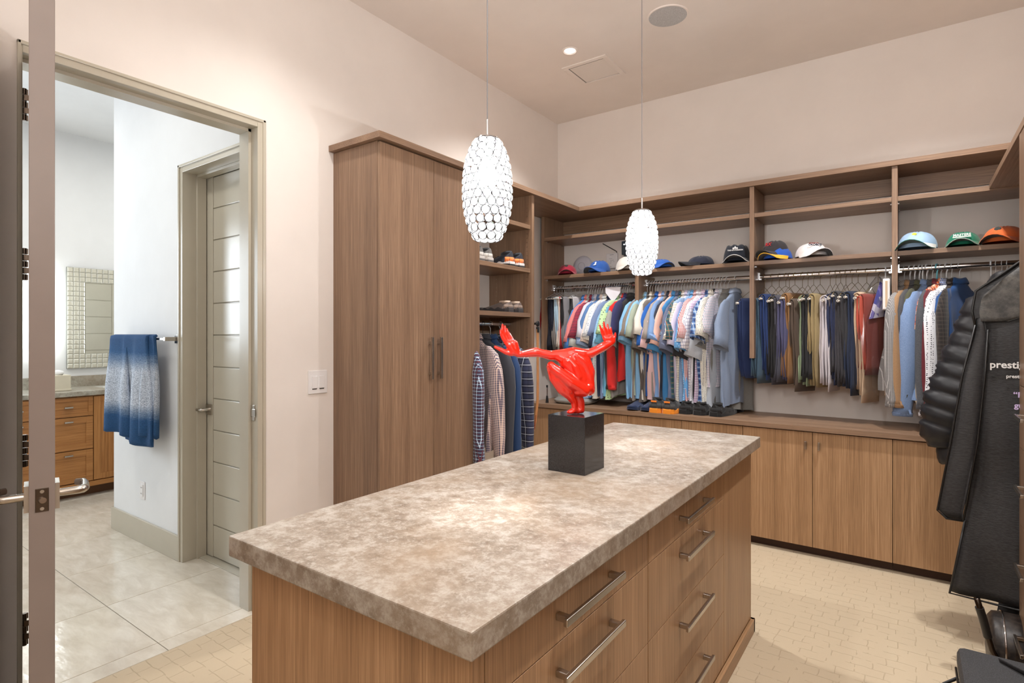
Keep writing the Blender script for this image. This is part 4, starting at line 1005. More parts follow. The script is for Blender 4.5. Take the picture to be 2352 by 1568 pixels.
s3 = [
 (1734, 'deep blue', (PL, (30, 48, 92)), Q(rz=-44, label='deep blue trousers at the left end of the trouser rod')), (1756, 'teal slate', ('heather', (54, 78, 98), (66, 92, 112)), Q(rz=-24)), (1773, 'bright navy', (PL, (32, 56, 108)), Q()), (1790, 'jet black', (PL, (22, 22, 26)), Q(zs=1.0)), (1805, 'graphite', (PL, (66, 66, 78)), Q(rz=-30, zs=1.05)),
 (1813, 'dusky purple', (PL, (74, 74, 108)), Q()), (1826, 'ochre brown', (PL, (134, 96, 58)), Q(rz=-26, zs=1.03)), (1843, 'dark brown', (PL, (80, 66, 56)), Q(rz=-28, zs=1.05)), (1856, 'sage green', (PL, (134, 152, 122)), Q(zs=1.08, wd=.85)), (1869, 'black cotton', (PL, (34, 34, 38)), Q()),
 (1884, 'khaki', (PL, (150, 132, 94)), Q(zs=1.1)), (1907, 'pale lilac grey', (PL, (196, 190, 196)), Q(rz=-12, zs=1.06)), (1920, 'ink blue', (PL, (32, 42, 76)), Q(rz=-12)), (1931, 'charcoal', (PL, (56, 54, 60)), Q(rz=-14)), (1943, 'soft black', (PL, (50, 48, 54)), Q()), (1957, 'dark charcoal', (PL, (46, 46, 50)), Q(rz=-26)),
 (1971, 'navy', (PL, (28, 40, 66)), Q(rz=-26, zs=1.12, wd=1.1)), (1991, 'beige', (PL, (204, 176, 148)), Q(rz=-24, zs=1.18)),
]
row(s3, 'trousers folded over wire hangers', 'wire trouser hangers', 'trouser')
LG = dict(kind='long', hk='plastic')
def K(**k): d = dict(LG); d.update(k); d.setdefault('rz', -19+rnd.uniform(-3, 3)); return d
s4 = [
 (2077, 'houndstooth knit', ('check', (110, 108, 108), (206, 204, 204), None, .33), K(label='grey houndstooth sweater with rolled neck, first right of the divider', name='hanging_sweater', cat='sweater', hk='wire', thick=1.35)),
 (2090, 'camel brown', ('heather', (150, 116, 84), (166, 132, 98)), K(what='sweater', name='hanging_sweater', cat='sweater', thick=1.1)), (2101, 'dark grey', ('heather', (62, 62, 66), (80, 80, 84)), K(what='sweater', name='hanging_sweater', cat='sweater', sz=.95)), (2112, 'olive green', ('heather', (66, 68, 50), (84, 84, 64)), K(what='sweater', name='hanging_sweater', cat='sweater', sz=.93)),
 (2119, 'cream', (PL, (222, 208, 184)), K(drop=.13, rz=-10, sz=.84)), (2129, 'faded blue', ('heather', (104, 130, 172), (130, 154, 192)), K(rz=-28, thick=1.7, sz=1.06, what='sweatshirt', label='faded blue sweatshirt with ribbed cuffs between olive sweater and charcoal one', name='hanging_sweatshirt', cat='sweatshirt')),
 (2142, 'charcoal knit', ('heather', (58, 60, 66), (90, 92, 98)), K(hk='wire')), (2152, 'maroon', (PL, (104, 34, 44)), K(hcol=CYAN)), (2161, 'orange print', ('print', (226, 108, 48), (240, 196, 170), (120, 60, 60), .35), K(hk='wire', kind='short', rz=-30, sz=.84)),
 (2174, 'black and white gingham', ('dots', (232, 234, 240), (24, 26, 44), None, .85), K(rz=-28, thick=1.7, sz=1.05, collar=('gingham', (220, 226, 240), (44, 92, 176), None, .75))), (2186, 'dark brown plaid', ('plaid', (50, 42, 38), (32, 28, 28), (76, 68, 62), .5), K(hk='wire')),
 (2204, 'blue', (PL, (28, 72, 128)), K(rz=-32, hk='wire', label='blue zip jacket hanging half behind the black puffer sleeve', name='hanging_jacket', cat='jacket', thick=1.2)),
]
row(s4, 'tops on the right part of the back racks', 'hangers on the right part of the back racks', 'plastic')
for i, px in enumerate((2276, 2287, 2301, 2313)):
    hanger('plastic' if i == 0 else 'wire', (px2x(px, RY), RY, ZH), math.radians(-10), 'thick white plastic hanger hanging empty above the black garment bag' if i == 0 else 'thin white wire hanger hanging empty above the black garment bag', 'empty hangers above the garment bag')
# the cubby clothes, on the rod that runs towards the corner
cz = 1.478+.015; CX_ = -2.47
cl = [
 (2.905, 'navy', ('check', (40, 44, 72), (190, 214, 236), (110, 60, 70), .9), 'navy and white plaid shirt hanging nearest the wardrobe', 62),
 (3.03, 'orange', ('gingham', (240, 214, 200), (44, 44, 84), (200, 90, 60), .75), 'orange and navy gingham shirt hanging in the cubby', 74),
 (3.11, 'charcoal', (PL, (54, 56, 64)), 'charcoal shirt hanging between gingham shirt and denim jacket', 84),
 (3.20, 'denim', (PL, (34, 62, 104)), 'dark denim blue jacket hanging in the cubby', 80),
 (3.32, 'black', ('plaid', (30, 34, 52), (52, 56, 84), (200, 206, 216), 1.0), 'black and white plaid shirt hanging rightmost in the cubby', 84),
]
for i, (y, nm, mt, lb, rz) in enumerate(cl):
    r_ = math.radians(rz)
    hanger('plastic' if i < 2 else 'wire', (CX_, y, cz), r_, f'white hanger that holds the {nm} garment in the cubby' if i < 4 else 'white hanger that holds the black plaid shirt', 'hangers in the cubby', None if i < 2 else BWIRE if i == 2 else None)
    shirt(i, (CX_, y, cz), r_, fabric(*mt), lb, 'clothes in the cubby', kind='long', name='hanging_jacket' if i == 3 else 'hanging_shirt', cat='jacket' if i == 3 else 'shirt', thick=1.25, sz=1.08)
# white card tag between the shirts
tg = thing('paper_hanger_card', 'white triangular paper card standing up among the left shirts', 'card', (px2x(1408, RY-.1), RY-.10, ZH-.03), math.radians(8))
bm = bmesh.new(); vs = []
for y in (-.0015, .0015): vs.append([bm.verts.new(p) for p in ((-.065, y, -.01), (.065, y, -.01), (.062, y, -.055), (.012, y, -.12), (-.012, y, -.12), (-.062, y, -.055))])
loft(bm, vs); link('card', mesh('card', bm, plain('white_card', rgb(226, 224, 232), .6)), tg)
# garment in clear plastic and the white clamp hanger
PLAS = NT('clear_plastic_film'); tr = PLAS.n('ShaderNodeBsdfTransparent'); gl = PLAS.n('ShaderNodeBsdfGlossy'); gl.inputs['Roughness'].default_value = .15
lw = PLAS.n('ShaderNodeLayerWeight'); lw.inputs[0].default_value = .35
mx = PLAS.n('ShaderNodeMixShader'); fa = PLAS.math('ADD', PLAS.math('MULTIPLY', lw.outputs[1], .55), .10); PLAS.l(fa, mx.inputs[0]); PLAS.l(tr.outputs[0], mx.inputs[1]); PLAS.l(gl.outputs[0], mx.inputs[2])
PLAS.l(mx.outputs[0], PLAS.t.nodes['Material Output'].inputs[0])
bx = px2x(2017, RY); pos = (bx, RY, ZH); rz = math.radians(-38)
hanger('trouser', pos, rz, 'golden wire hanger inside the clear garment cover', 'wire trouser hangers')
tsw = thing('covered_sweater', 'rust red sweater folded inside a clear plastic cover', 'sweater', (bx, RY, ZH), rz)
for me, m in ((LEG[0][0], fabric(PL, (176, 76, 60))), (LEG[1][1], fabric(PL, (128, 56, 48)))):
    o = om(link('folded_body', me, tsw), m); o.scale = (1.1, 1.25, .86); o.location = (0, 0, -.03)
lab = thing('printed_label', 'blue and white printed label over the rust red sweater', 'label', (bx, RY, ZH), rz)
bm = bmesh.new(); r0 = ringv(bm, [(.046, -.13, -.33), (.046, .09, -.30), (.046, .06, -.16), (.046, -.04, -.09)]); r1 = ringv(bm, [(.048, -.13, -.33), (.048, .09, -.30), (.048, .06, -.16), (.048, -.04, -.09)]); loft(bm, [r0, r1])
link('label_sheet', mesh('label_sheet', bm, fabric('print', (70, 74, 150), (210, 206, 226), (120, 110, 180), 1.2)), lab)
cv = thing('plastic_garment_cover', 'clear plastic dry cleaning cover over the rust red sweater', 'garment cover', (bx, RY, ZH), rz)
bm = bmesh.new(); rings = []
for z, hw, t in ((-.055, .012, .010), (-.10, .055, .03), (-.20, .13, .055), (-.35, .165, .062), (-.55, .17, .064), (-.72, .175, .07), (-.80, .16, .06)):
    rings.append([bm.verts.new((t*math.sin(2*PI*k/22)+.012*noise.noise(Vector((k*.7, z*11, 1))), hw*math.cos(2*PI*k/22)+.01*noise.noise(Vector((z*13, k*.5, 4))), z+.02*math.sin(k*1.7)*(z < -.75))) for k in range(22)])
loft(bm, rings, True, 0, False); link('film', mesh('film', bm, PLAS.m, True), cv)
wh = thing('clamp_hanger', 'thick white clamp hanger seen end on beside the divider', 'hanger', (px2x(2034, RY), RY, ZH), math.radians(3))
om(link('hook', HM['plastic_hook'], wh), WWIRE)
lb_ = lambda n, x, y, z, m, b=0: lbox(n, x, y, z, m, wh, b)
lb_('clamp_bar', (-.019, .019), (-.19, .19), (-.275, -.085), WHITEP, .006); lb_('clamp_bar', (-.006, .006), (-.192, -.188), (-.26, -.10), plain('clamp_wood', rgb(196, 170, 140), .5))
# ================================================================ GARMENT BAG, PUFFER, TROUSERS (right-hand rod)
BAGM = NT('black_nonwoven_fabric'); n_ = BAGM.noise(BAGM.coord(scale=(1, 1, 4)), 60, 4, .7)
BAGM.set(Base_Color=BAGM.ramp(n_, [(.35, rgb(30, 30, 32)), (.7, rgb(54, 54, 56))]), Roughness=.55); BAGM.bump(n_, .35, .004)
PIPE = plain('black_piping', rgb(20, 20, 20), .4)
YB_ = 3.12; TX = .59
gb = thing('garment_bag', 'large black garment bag with white lettering hanging at the right edge', 'garment bag', (TX, YB_+.05, 1.915))
def rowloft(rows, y0, th, mat, name, parent, nx=16, sd=0, bulge=.04, wy=.012):
    """rows of (z, xl, xr): a soft flat bag; front face towards the camera"""
    o = org(parent); bm = bmesh.new(); rings = []
    for z, xl, xr in rows:
        r = []
        for i in range(nx+1):
            s = i/nx; x = xl+(xr-xl)*s
            y = y0-bulge*math.sin(PI*min(1, s*1.0))**.6-wy*noise.noise(Vector((x*9, z*3.2, sd)))*2-wy*.6*math.sin(x*34+z*3+sd)
            r.append((x, y, z))
        for i in range(nx, -1, -1):
            s = i/nx; x = xl+(xr-xl)*s; r.append((x, y0+th*math.sin(PI*s)**.5, z))
        rings.append([bm.verts.new(Vector(p)-o) for p in r])
    loft(bm, rings, True, 0, True)
    return link(name, mesh(name, bm, mat, True), parent)
def interp(rows, n):
    out = []; zs = [r[0] for r in rows]
    for i in range(n+1):
        z = zs[0]+(zs[-1]-zs[0])*i/n
        for a, b in zip(rows, rows[1:]):
            if b[0] <= z <= a[0]+1e-9:
                u = (a[0]-z)/(a[0]-b[0]) if a[0] != b[0] else 0; out.append((z,)+tuple(a[k]+(b[k]-a[k])*u for k in range(1, len(a)))); break
    return out
body = interp([(1.86, .55, .63), (1.82, .50, .68), (1.74, .42, .74), (1.64, .30, .78), (1.585, .225, .79), (1.50, .215, .79), (1.44, .225, .79), (1.30, .215, .79), (1.0, .205, .80), (.62, .19, .80), (.42, .165, .80), (.275, .14, .80)], 40)
rowloft(body, YB_, .09, BAGM.m, 'bag_body', gb, 22, 1, .035, .010)
flap = interp([(1.47, .225, .25), (1.40, .215, .262), (1.22, .18, .252), (.94, .142, .228), (.635, .095, .182), (.605, .125, .182)], 26)
rowloft(flap, YB_-.05, .02, BAGM.m, 'bag_flap', gb, 10, 5, .012, .010)
yoke = interp([(1.675, .36, .62), (1.62, .30, .66), (1.56, .245, .58), (1.50, .235, .44), (1.455, .24, .33)], 12)
GREYB = NT('grey_felt_yoke'); nn = GREYB.noise(GREYB.coord(), 26, 5, .7); GREYB.set(Base_Color=GREYB.ramp(nn, [(.35, rgb(60, 60, 60)), (.7, rgb(104, 102, 98))]), Roughness=.75); GREYB.bump(nn, .5, .008)
rowloft(yoke, YB_-.046, .01, GREYB.m, 'shoulder_yoke', gb, 12, 9, .012, .006)
bm = bmesh.new()
tube(bm, [Vector(p)-org(gb) for p in [(.63, YB_-.02, 1.845), (.42, YB_-.03, 1.745), (.30, YB_-.03, 1.645), (.225, YB_-.03, 1.585), (.213, YB_-.035, 1.50), (.222, YB_-.05, 1.44)]], .005, 6)
tube(bm, [Vector(p)-org(gb) for p in [(.222, YB_-.055, 1.44), (.178, YB_-.06, 1.22), (.14, YB_-.06, .94), (.094, YB_-.06, .635), (.125, YB_-.06, .605), (.182, YB_-.06, .605)]], .004, 6)
tube(bm, [Vector(p)-org(gb) for p in [(.182, YB_-.062, .605), (.228, YB_-.066, .94), (.252, YB_-.068, 1.22), (.262, YB_-.066, 1.42)]], .004, 6)
tube(bm, [Vector(p)-org(gb) for p in [(.19, YB_-.03, .60), (.138, YB_-.02, .272), (.35, YB_-.05, .272), (.80, YB_-.03, .272)]], .005, 6)
link('piping', mesh('piping', bm, PIPE, True), gb)
WT_ = plain('white_print', rgb(232, 232, 230), .6); LIL = plain('lilac_print', rgb(204, 184, 226), .6)
yt = YB_-.0585-org(gb).y
def bt(body_, size, m, x, z): text('lettering', body_, size, m, gb, (x-TX, yt, z-1.915), (PI/2, 0, 0), .0006, 'LEFT')
bt('prestige', .040, WT_, .268, 1.262); bt('prestige', .0195, WT_, .320, 1.222); bt('\u201cR', .031, LIL, .342, 1.143); bt('gu', .031, LIL, .345, 1.10); bt('s', .031, LIL, .360, 1.062)
hk = thing('clothes_hanger', 'black hanger that carries the large black garment bag', 'hanger', (TX, YB_+.05, 1.915), PI/2)
om(link('hook', HM['plastic_hook'], hk), BWIRE); om(link('shoulder_frame', HM['plastic_bar'], hk), BWIRE)
# puffer jacket
PUF = plain('black_quilted_nylon', rgb(24, 25, 30), .45, var=.1)
pj = thing('puffer_jacket', 'black quilted puffer jacket with its sleeve sticking out left of the garment bag', 'jacket', (TX, 3.42, 1.915))
def quilt(path, name, parent, per, amp, squash=.8, n=20):
    o = org(parent); bm = bmesh.new(); pts = [Vector(p[:3])-o for p in path]; rad = [p[3] for p in path]
    # resample
    seg = [0]
    for a, b in zip(pts, pts[1:]): seg.append(seg[-1]+(b-a).length)
    N = int(seg[-1]/.011); rings = []
    for i in range(N+1):
        s = seg[-1]*i/N; k = max(j for j in range(len(seg)) if seg[j] <= s+1e-9); k = min(k, len(pts)-2)
        u = (s-seg[k])/(seg[k+1]-seg[k]); p = pts[k].lerp(pts[k+1], u); r = rad[k]+(rad[k+1]-rad[k])*u
        d = (pts[min(k+1, len(pts)-1)]-pts[k]).normalized(); yv = Vector((0, 1, 0)); xv = d.cross(yv).normalized()
        ph = (s/per) % 1; rr = r*(1-amp+amp*(math.sin(PI*ph))**.55)*(1+.05*noise.noise(Vector((int(s/per)*3.3, 1, 5))))
        rings.append([bm.verts.new(p+xv*(rr*math.cos(2*PI*q/n))*(1+.14*noise.noise(Vector((q*.8, s*55, 2))))+yv*(rr*squash*math.sin(2*PI*q/n)))for q in range(n)])
    loft(bm, rings, True, 0, True); return link(name, mesh(name, bm, PUF, True), parent)
quilt([(.40, 3.42, 1.66, .08), (.30, 3.42, 1.50, .11), (.255, 3.42, 1.33, .12), (.20, 3.42, 1.15, .13), (.16, 3.42, 1.02, .125), (.13, 3.42, .92, .10), (.135, 3.42, .86, .07)], 'sleeve', pj, .075, .14)
quilt([(.145, 3.42, .872, .048), (.155, 3.42, .80, .052), (.16, 3.42, .785, .045)], 'cuff', pj, .09, .12)
quilt([(.58, 3.42, 1.74, .06), (.58, 3.42, 1.62, .17), (.56, 3.42, 1.3, .19), (.56, 3.42, .95, .20)], 'torso', pj, .088, .06, .35, 26)
h2 = thing('clothes_hanger', 'black hanger inside the puffer jacket', 'hanger', (TX, 3.42, 1.915), PI/2); om(link('hook', HM['plastic_hook'], h2), BWIRE); om(link('shoulder_frame', HM['plastic_bar'], h2), BWIRE)
# black trousers below
BT = plain('black_wool', rgb(22, 23, 28), .8, var=.12)
bt_ = thing('black_trousers', 'long black trousers hanging below the garment bag', 'trousers', (TX, 3.27, 1.915))
rowloft(interp([(1.5, .42, .70), (1.0, .35, .76), (.5, .325, .76), (.25, .322, .75), (.10, .30, .74), (.06, .295, .74)], 24), 3.27, .05, BT, 'trouser_leg', bt_, 14, 3, .05, .02)

# ================================================================ FLOOR THINGS AT THE RIGHT
NYL = NT('black_cordura'); n2 = NYL.noise(NYL.coord(), 320, 2, .8); NYL.set(Base_Color=NYL.ramp(n2, [(.4, rgb(34, 34, 36)), (.7, rgb(66, 66, 68))]), Roughness=.7); NYL.bump(n2, .4, .001)
cs = thing('padded_case', 'soft black padded carry case standing on the carpet at lower right', 'case', (.33, 2.40, 0))
c_ = .04
lbox('case_body', (-.19, .30), (-.18, .17), (0, .27), NYL.m, cs, .028)
lbox('lid', (-.196, .306), (-.186, .176), (.205, .285), NYL.m, cs, .022)
bm = bmesh.new(); tube(bm, [(-.198, -.18, .203), (-.198, .165, .203)], .004, 6); tube(bm, [(-.19, -.188, .203), (.30, -.188, .203)], .004, 6); link('zip', mesh('zip', bm, PIPE, True), cs)
bm = bmesh.new(); tube(bm, [(-.195, .10, .20), (-.235, .09, .17), (-.25, .05, .10), (-.235, .0, .05), (-.195, -.02, .04)], .013, 8, True, 0, .35); link('carry_strap', mesh('carry_strap', bm, NYL.m, True), cs)
bm = bmesh.new(); tube(bm, [(-.08, .12, .287), (.02, .02, .296), (.14, -.05, .294), (.27, -.12, .288)], .016, 8, True, 0, .3); link('shoulder_strap', mesh('shoulder_strap', bm, NYL.m, True), cs)
BR = NT('brown_black_leather'); n3 = BR.noise(BR.coord(), 60, 4); BR.set(Base_Color=BR.ramp(n3, [(.35, rgb(30, 26, 26)), (.7, rgb(62, 54, 48))]), Roughness=.4); BR.bump(n3, .4, .002)
rc = thing('round_leather_case', 'round black leather case behind the padded case', 'case', (.335, 3.03, 0))
bm = bmesh.new()
rings = [[bm.verts.new((x, r*math.cos(2*PI*k/28), .13+r*math.sin(2*PI*k/28))) for k in range(28)] for x, r in ((-.078, .085), (-.074, .108), (-.06, .126), (-.03, .130), (.03, .130), (.06, .126), (.078, .10))]
loft(bm, rings); link('shell', mesh('shell', bm, BR.m, True, 50), rc)
bm = bmesh.new(); rings = [[bm.verts.new((x, r*math.cos(2*PI*k/28), .13+r*math.sin(2*PI*k/28))) for k in range(28)] for x, r in ((-.034, .1305), (-.034, .134), (-.028, .134), (-.028, .1305))]; loft(bm, rings, False, 0, False); link('zip', mesh('zip', bm, CHROME, True), rc)
hb = thing('curved_bar_handle', 'curved dark metal bar with foam grip standing behind the padded case', 'exercise handle', (.24, 2.86, 0))
bm = bmesh.new(); tube(bm, [(.075, .06, .03), (.05, .05, .09), (.02, .03, .16), (.005, .01, .22), (-.012, -.01, .30), (-.030, -.03, .372)], .0105, 12); tube(bm, [(.075, .06, .0), (.075, .06, .035)], .013, 12)
link('bar', mesh('bar', bm, plain('dark_bronze_metal', rgb(70, 62, 56), .25, 1), True), hb)
bm = bmesh.new(); tube(bm, [(.006, .011, .215), (-.010, -.008, .29), (-.022, -.02, .335)], .0145, 14); link('foam_grip', mesh('foam_grip', bm, BLACKP, True, 50), hb)

# ================================================================ HATS
def cap(px, Yc, zc, label, crown, brim=None, rz=0, s=1.0, under=(16, 22, 26), tilt=0, pipe=None, visor=False, flat=1.0, name='baseball_cap', group='hats on the shelves'):
    x = px2x(px, Yc); t = thing(name, label, 'visor' if visor else 'cap', (x, Yc, zc), math.radians(rz)+math.atan2(-x, Yc), group)
    cm = fabric('plain', crown); bmt = fabric('plain', brim or crown); um = fabric('plain', under)
    R = .083*s; H = .074*s*flat; bm = bmesh.new(); rings = []; M = 24
    for i in range(9):
        u = i/8; a = u*PI/2; r = R*math.cos(a)**.75 if i < 8 else .006; z = .012*s+H*math.sin(a)
        if visor and u > .5: r = R*.62 if u > .6 else R*.78; z = .012*s+H*.80-(u-.5)*.05
        rings.append([bm.verts.new((r*math.cos(2*PI*k/M)*(.95), r*math.sin(2*PI*k/M)*1.12+.006, z+(.006*math.sin(k*1.9) if 0 < i < 8 else 0))) for k in range(M)])
    loft(bm, rings, False, 0, not visor)
    link('crown', mesh('crown', bm, cm, True), t)
    # brim: a curved tongue to the front (-y)
    bm = bmesh.new(); top = []; bot = []; na, nr = 14, 5
    for j in range(nr+1):
        v = j/nr; ra, rb = [], []
        for i in range(na+1):
            a = math.radians(-78+156*i/na); sx, cy = math.sin(a), math.cos(a)
            x_ = sx*R*(.95+.12*v*cy); y_ = -cy*R*1.06-.072*s*v*max(0, cy)**.7+.006
            z_ = .020*s+.028*s*(1-(sx)**2)*(.4+.6*v)*min(1, flat+.2)-.034*s*sx*sx*v-.014*v
            z_ = max(z_, .001)
            ra.append(bm.verts.new((x_, y_, z_+.003))); rb.append(bm.verts.new((x_, y_, z_-.0005)))
        top.append(ra); bot.append(rb)
    for j in range(nr):
        for i in range(na):
            bm.faces.new((top[j][i], top[j][i+1], top[j+1][i+1], top[j+1][i])).material_index = 0
            bm.faces.new((bot[j][i], bot[j+1][i], bot[j+1][i+1], bot[j][i+1])).material_index = 1
    for i in range(na): bm.faces.new((top[nr][i], top[nr][i+1], bot[nr][i+1], bot[nr][i])).material_index = 0
    edge = [v.co.copy() for v in top[nr]]
    br__ = link('brim', mesh('brim', bm, [bmt, um], True, 60), t)
    if pipe:
        bm = bmesh.new(); tube(bm, [e+Vector((0, -.001, -.001)) for e in edge], .0022, 6); link('brim_piping', mesh('brim_piping', bm, fabric('plain', pipe), True), t)
    if tilt: t.rotation_euler[0] = math.radians(tilt)
    if not visor:
        bm = bmesh.new(); bmesh.ops.create_icosphere(bm, subdivisions=2, radius=.007, matrix=Matrix.Translation((0, .006, .012*s+H))); link('button', mesh('button', bm, cm, True), t)
    t['_R'] = R; t['_H'] = H
    return t, R, H
def onfront(t, R, H, u, me_name, bm, mat, dx=0):
    return link(me_name, mesh(me_name, bm, mat), t, (dx, -R*1.12*math.cos(u*PI/2)**.75-.001, .012+H*math.sin(u*PI/2)), (-u*.9, 0, 0))
def onc(R, H, u, dx=0): a = u*PI/2; return (dx, -R*1.12*math.cos(a)**.75+.0025, .0145+H*math.sin(a))
def ftext(t, R, H, body_, size, col, u=.45, dx=0, dz=0):
    a = u*PI/2
    return text('lettering', body_, size, fabric('plain', col), t, (dx, -R*1.12*math.cos(a)**.75+.0035, .010+H*math.sin(a)+dz), (PI/2-u*.75, 0, 0), .0012)
SZ = 1.909; HY = 4.235
t, R, H = cap(1303, HY, SZ, 'maroon red cap with a small dark badge at the left end of the hat shelf', (150, 26, 50), rz=-4, s=1.06)
bm = bmesh.new(); lathe(bm, [(.012, 0), (.012, .002), (0, .003)], 12); link('badge', mesh('badge', bm, fabric('plain', (40, 48, 40))), t, onc(R, H, .62, -.004), (PI/2-.75, 0, 0))
t, R, H = cap(1376, HY, SZ, 'royal blue cap with a white bird emblem', (28, 78, 152), rz=-34, s=1.12, flat=1.1)
bm = bmesh.new(); vs = [(-.016, 0, -.016), (-.006, 0, -.012), (.002, 0, -.004), (-.003, 0, .006), (.004, 0, .017), (.012, 0, .012), (.010, 0, .0), (.014, 0, -.012), (.006, 0, -.018)]
loft(bm, [[bm.verts.new((x, y+d, z)) for x, y, z in vs] for d in (0, .002)]); link('bird_emblem', mesh('bird_emblem', bm, fabric('plain', (232, 234, 240))), t, onc(R, H, .48, .012), (-.55, 0, .1))
cap(1442, HY, SZ, 'off-white cap with dark brim stripe half behind the farther pendant', (208, 202, 194), (214, 206, 196), rz=14, s=1.2, pipe=(60, 52, 48), flat=1.15)
cap(1520, HY, SZ, 'bright blue low cap right of the farther pendant', (34, 92, 180), rz=20, s=1.02, flat=.8)
t, R, H = cap(1608, HY, SZ, 'plain navy cap lying between the bright blue cap and the navy visor', (26, 32, 52), (20, 24, 34), rz=-75, s=1.04, flat=.8)
t, R, H = cap(1692, HY-.01, SZ, 'tall navy visor with white piping and white embroidery', (18, 26, 40), rz=-6, s=1.16, pipe=(226, 226, 226), flat=1.75, visor=True, name='sun_visor')
ftext(t, R, H, 'THE SUCCESSION', .013, (226, 226, 226), .32)
bm = bmesh.new()
for cx, h in ((-.012, .018), (0, .028), (.012, .018)):
    vs = [(cx-.008, h*.45), (cx, h), (cx+.008, h*.45), (cx+.003, h*.45), (cx+.003, 0), (cx-.003, 0), (cx-.003, h*.45)]
    loft(bm, [[bm.verts.new((x, d, z)) for x, z in vs] for d in (0, .0015)])
link('tree_emblem', mesh('tree_emblem', bm, fabric('plain', (226, 226, 226))), t, (0, -R*1.12*.93+.002, .012+H*.52), (-.25, 0, 0))
cap(1786, HY, SZ, 'royal blue and yellow cap under the black one', (24, 82, 178), (230, 176, 40), rz=-30, s=1.12, under=(40, 30, 20), pipe=(234, 178, 40), flat=.95)
t, R, H = cap(1780, HY+.012, SZ+.028, 'black cap with a red and white letter stacked on the blue and yellow cap', (42, 38, 42), rz=-34, s=1.08, flat=1.25)
ftext(t, R, H, 'RX', .034, (190, 34, 44), .45)
t, R, H = cap(1864, HY, SZ, 'flat white cap with dark lettering on the middle hat shelf', (228, 224, 224), rz=24, s=1.2, flat=.95, under=(40, 40, 44))
ftext(t, R, H, 'OKOBOJI', .020, (34, 38, 56), .52, -.012, .006); ftext(t, R, H, 'UNIVERSITY OF', .009, (150, 60, 50), .74, -.01, .008)
t, R, H = cap(2106, HY, SZ, 'pale blue and white cap with green brim lining, first on the right hat shelf', (160, 190, 222), (226, 224, 222), rz=-10, s=1.28, under=(10, 60, 52), pipe=(18, 108, 88), flat=1.05)
bm = bmesh.new(); lathe(bm, [(.013, 0), (.011, .002), (0, .003)], 12); link('badge', mesh('badge', bm, fabric('plain', (196, 200, 70))), t, onc(R, H, .62), (PI/2-.75, 0, 0))
t, R, H = cap(2212, HY, SZ, 'emerald green cap with white block lettering', (12, 112, 84), rz=-4, s=1.06, pipe=(180, 200, 190), under=(8, 18, 16))
ftext(t, R, H, 'MASTERS', .020, (232, 236, 232), .48); 
bm = bmesh.new(); box_bm(bm, (-.042, .042), (-.001, .001), (-.004, -.001)); box_bm(bm, (-.042, .042), (-.001, .001), (.001, .003)); link('embroidered_line', mesh('embroidered_line', bm, fabric('plain', (232, 236, 232))), t, (0, -R*1.12*math.cos(.62)**.75+.003, .012+H*math.sin(.62)), (-.4, 0, 0))
t, R, H = cap(2305, HY, SZ, 'orange cap with a dark oval badge at the right end of the hat shelf', (214, 104, 48), rz=-14, s=1.22, under=(20, 14, 12))
bm = bmesh.new(); lathe(bm, [(.016, 0), (.015, .002), (0, .003)], 14); o = link('badge', mesh('badge', bm, fabric('plain', (50, 56, 54))), t, onc(R, H, .62, -.008), (PI/2-.75, 0, 0))

# ================================================================ THINGS ON THE SHELF WALL
YW = YB-.002
ap = thing('wireless_access_point', 'round white wireless disc mounted on the wall over the hat shelf', 'access point', (-2.40, YW, 2.01))
bm = bmesh.new(); lathe(bm, [(.094, 0), (.096, .010), (.088, .026), (.060, .036), (0, .040)], 48); o = link('disc', mesh('disc', bm, plain('white_abs', rgb(206, 206, 216), .35), True, 60), ap, (0, 0, 0), (PI/2, 0, 0))
bm = bmesh.new(); loft(bm, [[bm.verts.new((r_*math.cos(2*PI*k/40), r_*math.sin(2*PI*k/40), z_)) for k in range(40)] for r_, z_ in ((.0345, .036), (.0345, .0402), (.0325, .0402), (.0325, .036))], False, 0, False); link('ring_mark', mesh('ring_mark', bm, plain('grey_ring', rgb(150, 150, 162), .4), True, 40), ap, (0, 0, 0), (PI/2, 0, 0))
bm = bmesh.new(); tube(bm, [(.01, -.012, -.09), (.012, -.014, -.10), (.014, -.02, -.10)], .003, 6); link('cable', mesh('cable', bm, BLACKP, True), ap)
mb = thing('white_wall_module', 'white rectangular electronic module with a black antenna on the wall', 'device', (-2.11, YW, 2.035))
lbox('housing', (-.052, .052), (-.028, 0), (-.062, .068), WHITEP, mb, .004)
bm = bmesh.new()
for x, z, a, b in ((0, .055, .018, .0015), (-.01, .022, .014, .001), (.004, .008, .018, .001), (-.006, -.004, .01, .001), (.02, -.006, .006, .001), (-.012, -.016, .008, .001), (-.01, -.048, .008, .0012)): box_bm(bm, (x-a, x+a), (-.0286, -.0278), (z-b, z+b))
link('printed_mark', mesh('printed_mark', bm, plain('grey_print', rgb(120, 120, 130), .6)), mb)
bm = bmesh.new(); tube(bm, [(.04, -.014, .068), (.04, -.014, .082), (.02, -.014, .095), (-.092, -.014, .162)], .0035, 8); link('antenna', mesh('antenna', bm, BLACKP, True), mb)
bm = bmesh.new(); tube(bm, [(.052, -.012, -.05), (.075, -.014, -.075), (.10, -.02, -.05), (.115, -.02, -.02)], .003, 6); link('cable', mesh('cable', bm, BLACKP, True), mb)
wc = thing('wall_sensor', 'dark grey bracket device with a small light beside the farther pendant', 'device', (-1.985, YW, 2.10))
lbox('housing', (-.026, .026), (-.045, -.004), (-.02, .095), plain('slate_plastic', rgb(66, 76, 84), .4), wc, .005); lbox('arm', (-.012, .014), (-.03, 0), (-.085, -.02), bpy.data.materials['slate_plastic'], wc, .003)
LED = NT('white_led'); LED.b.inputs['Emission Color'].default_value = (.9, .95, 1, 1); LED.b.inputs['Emission Strength'].default_value = 4
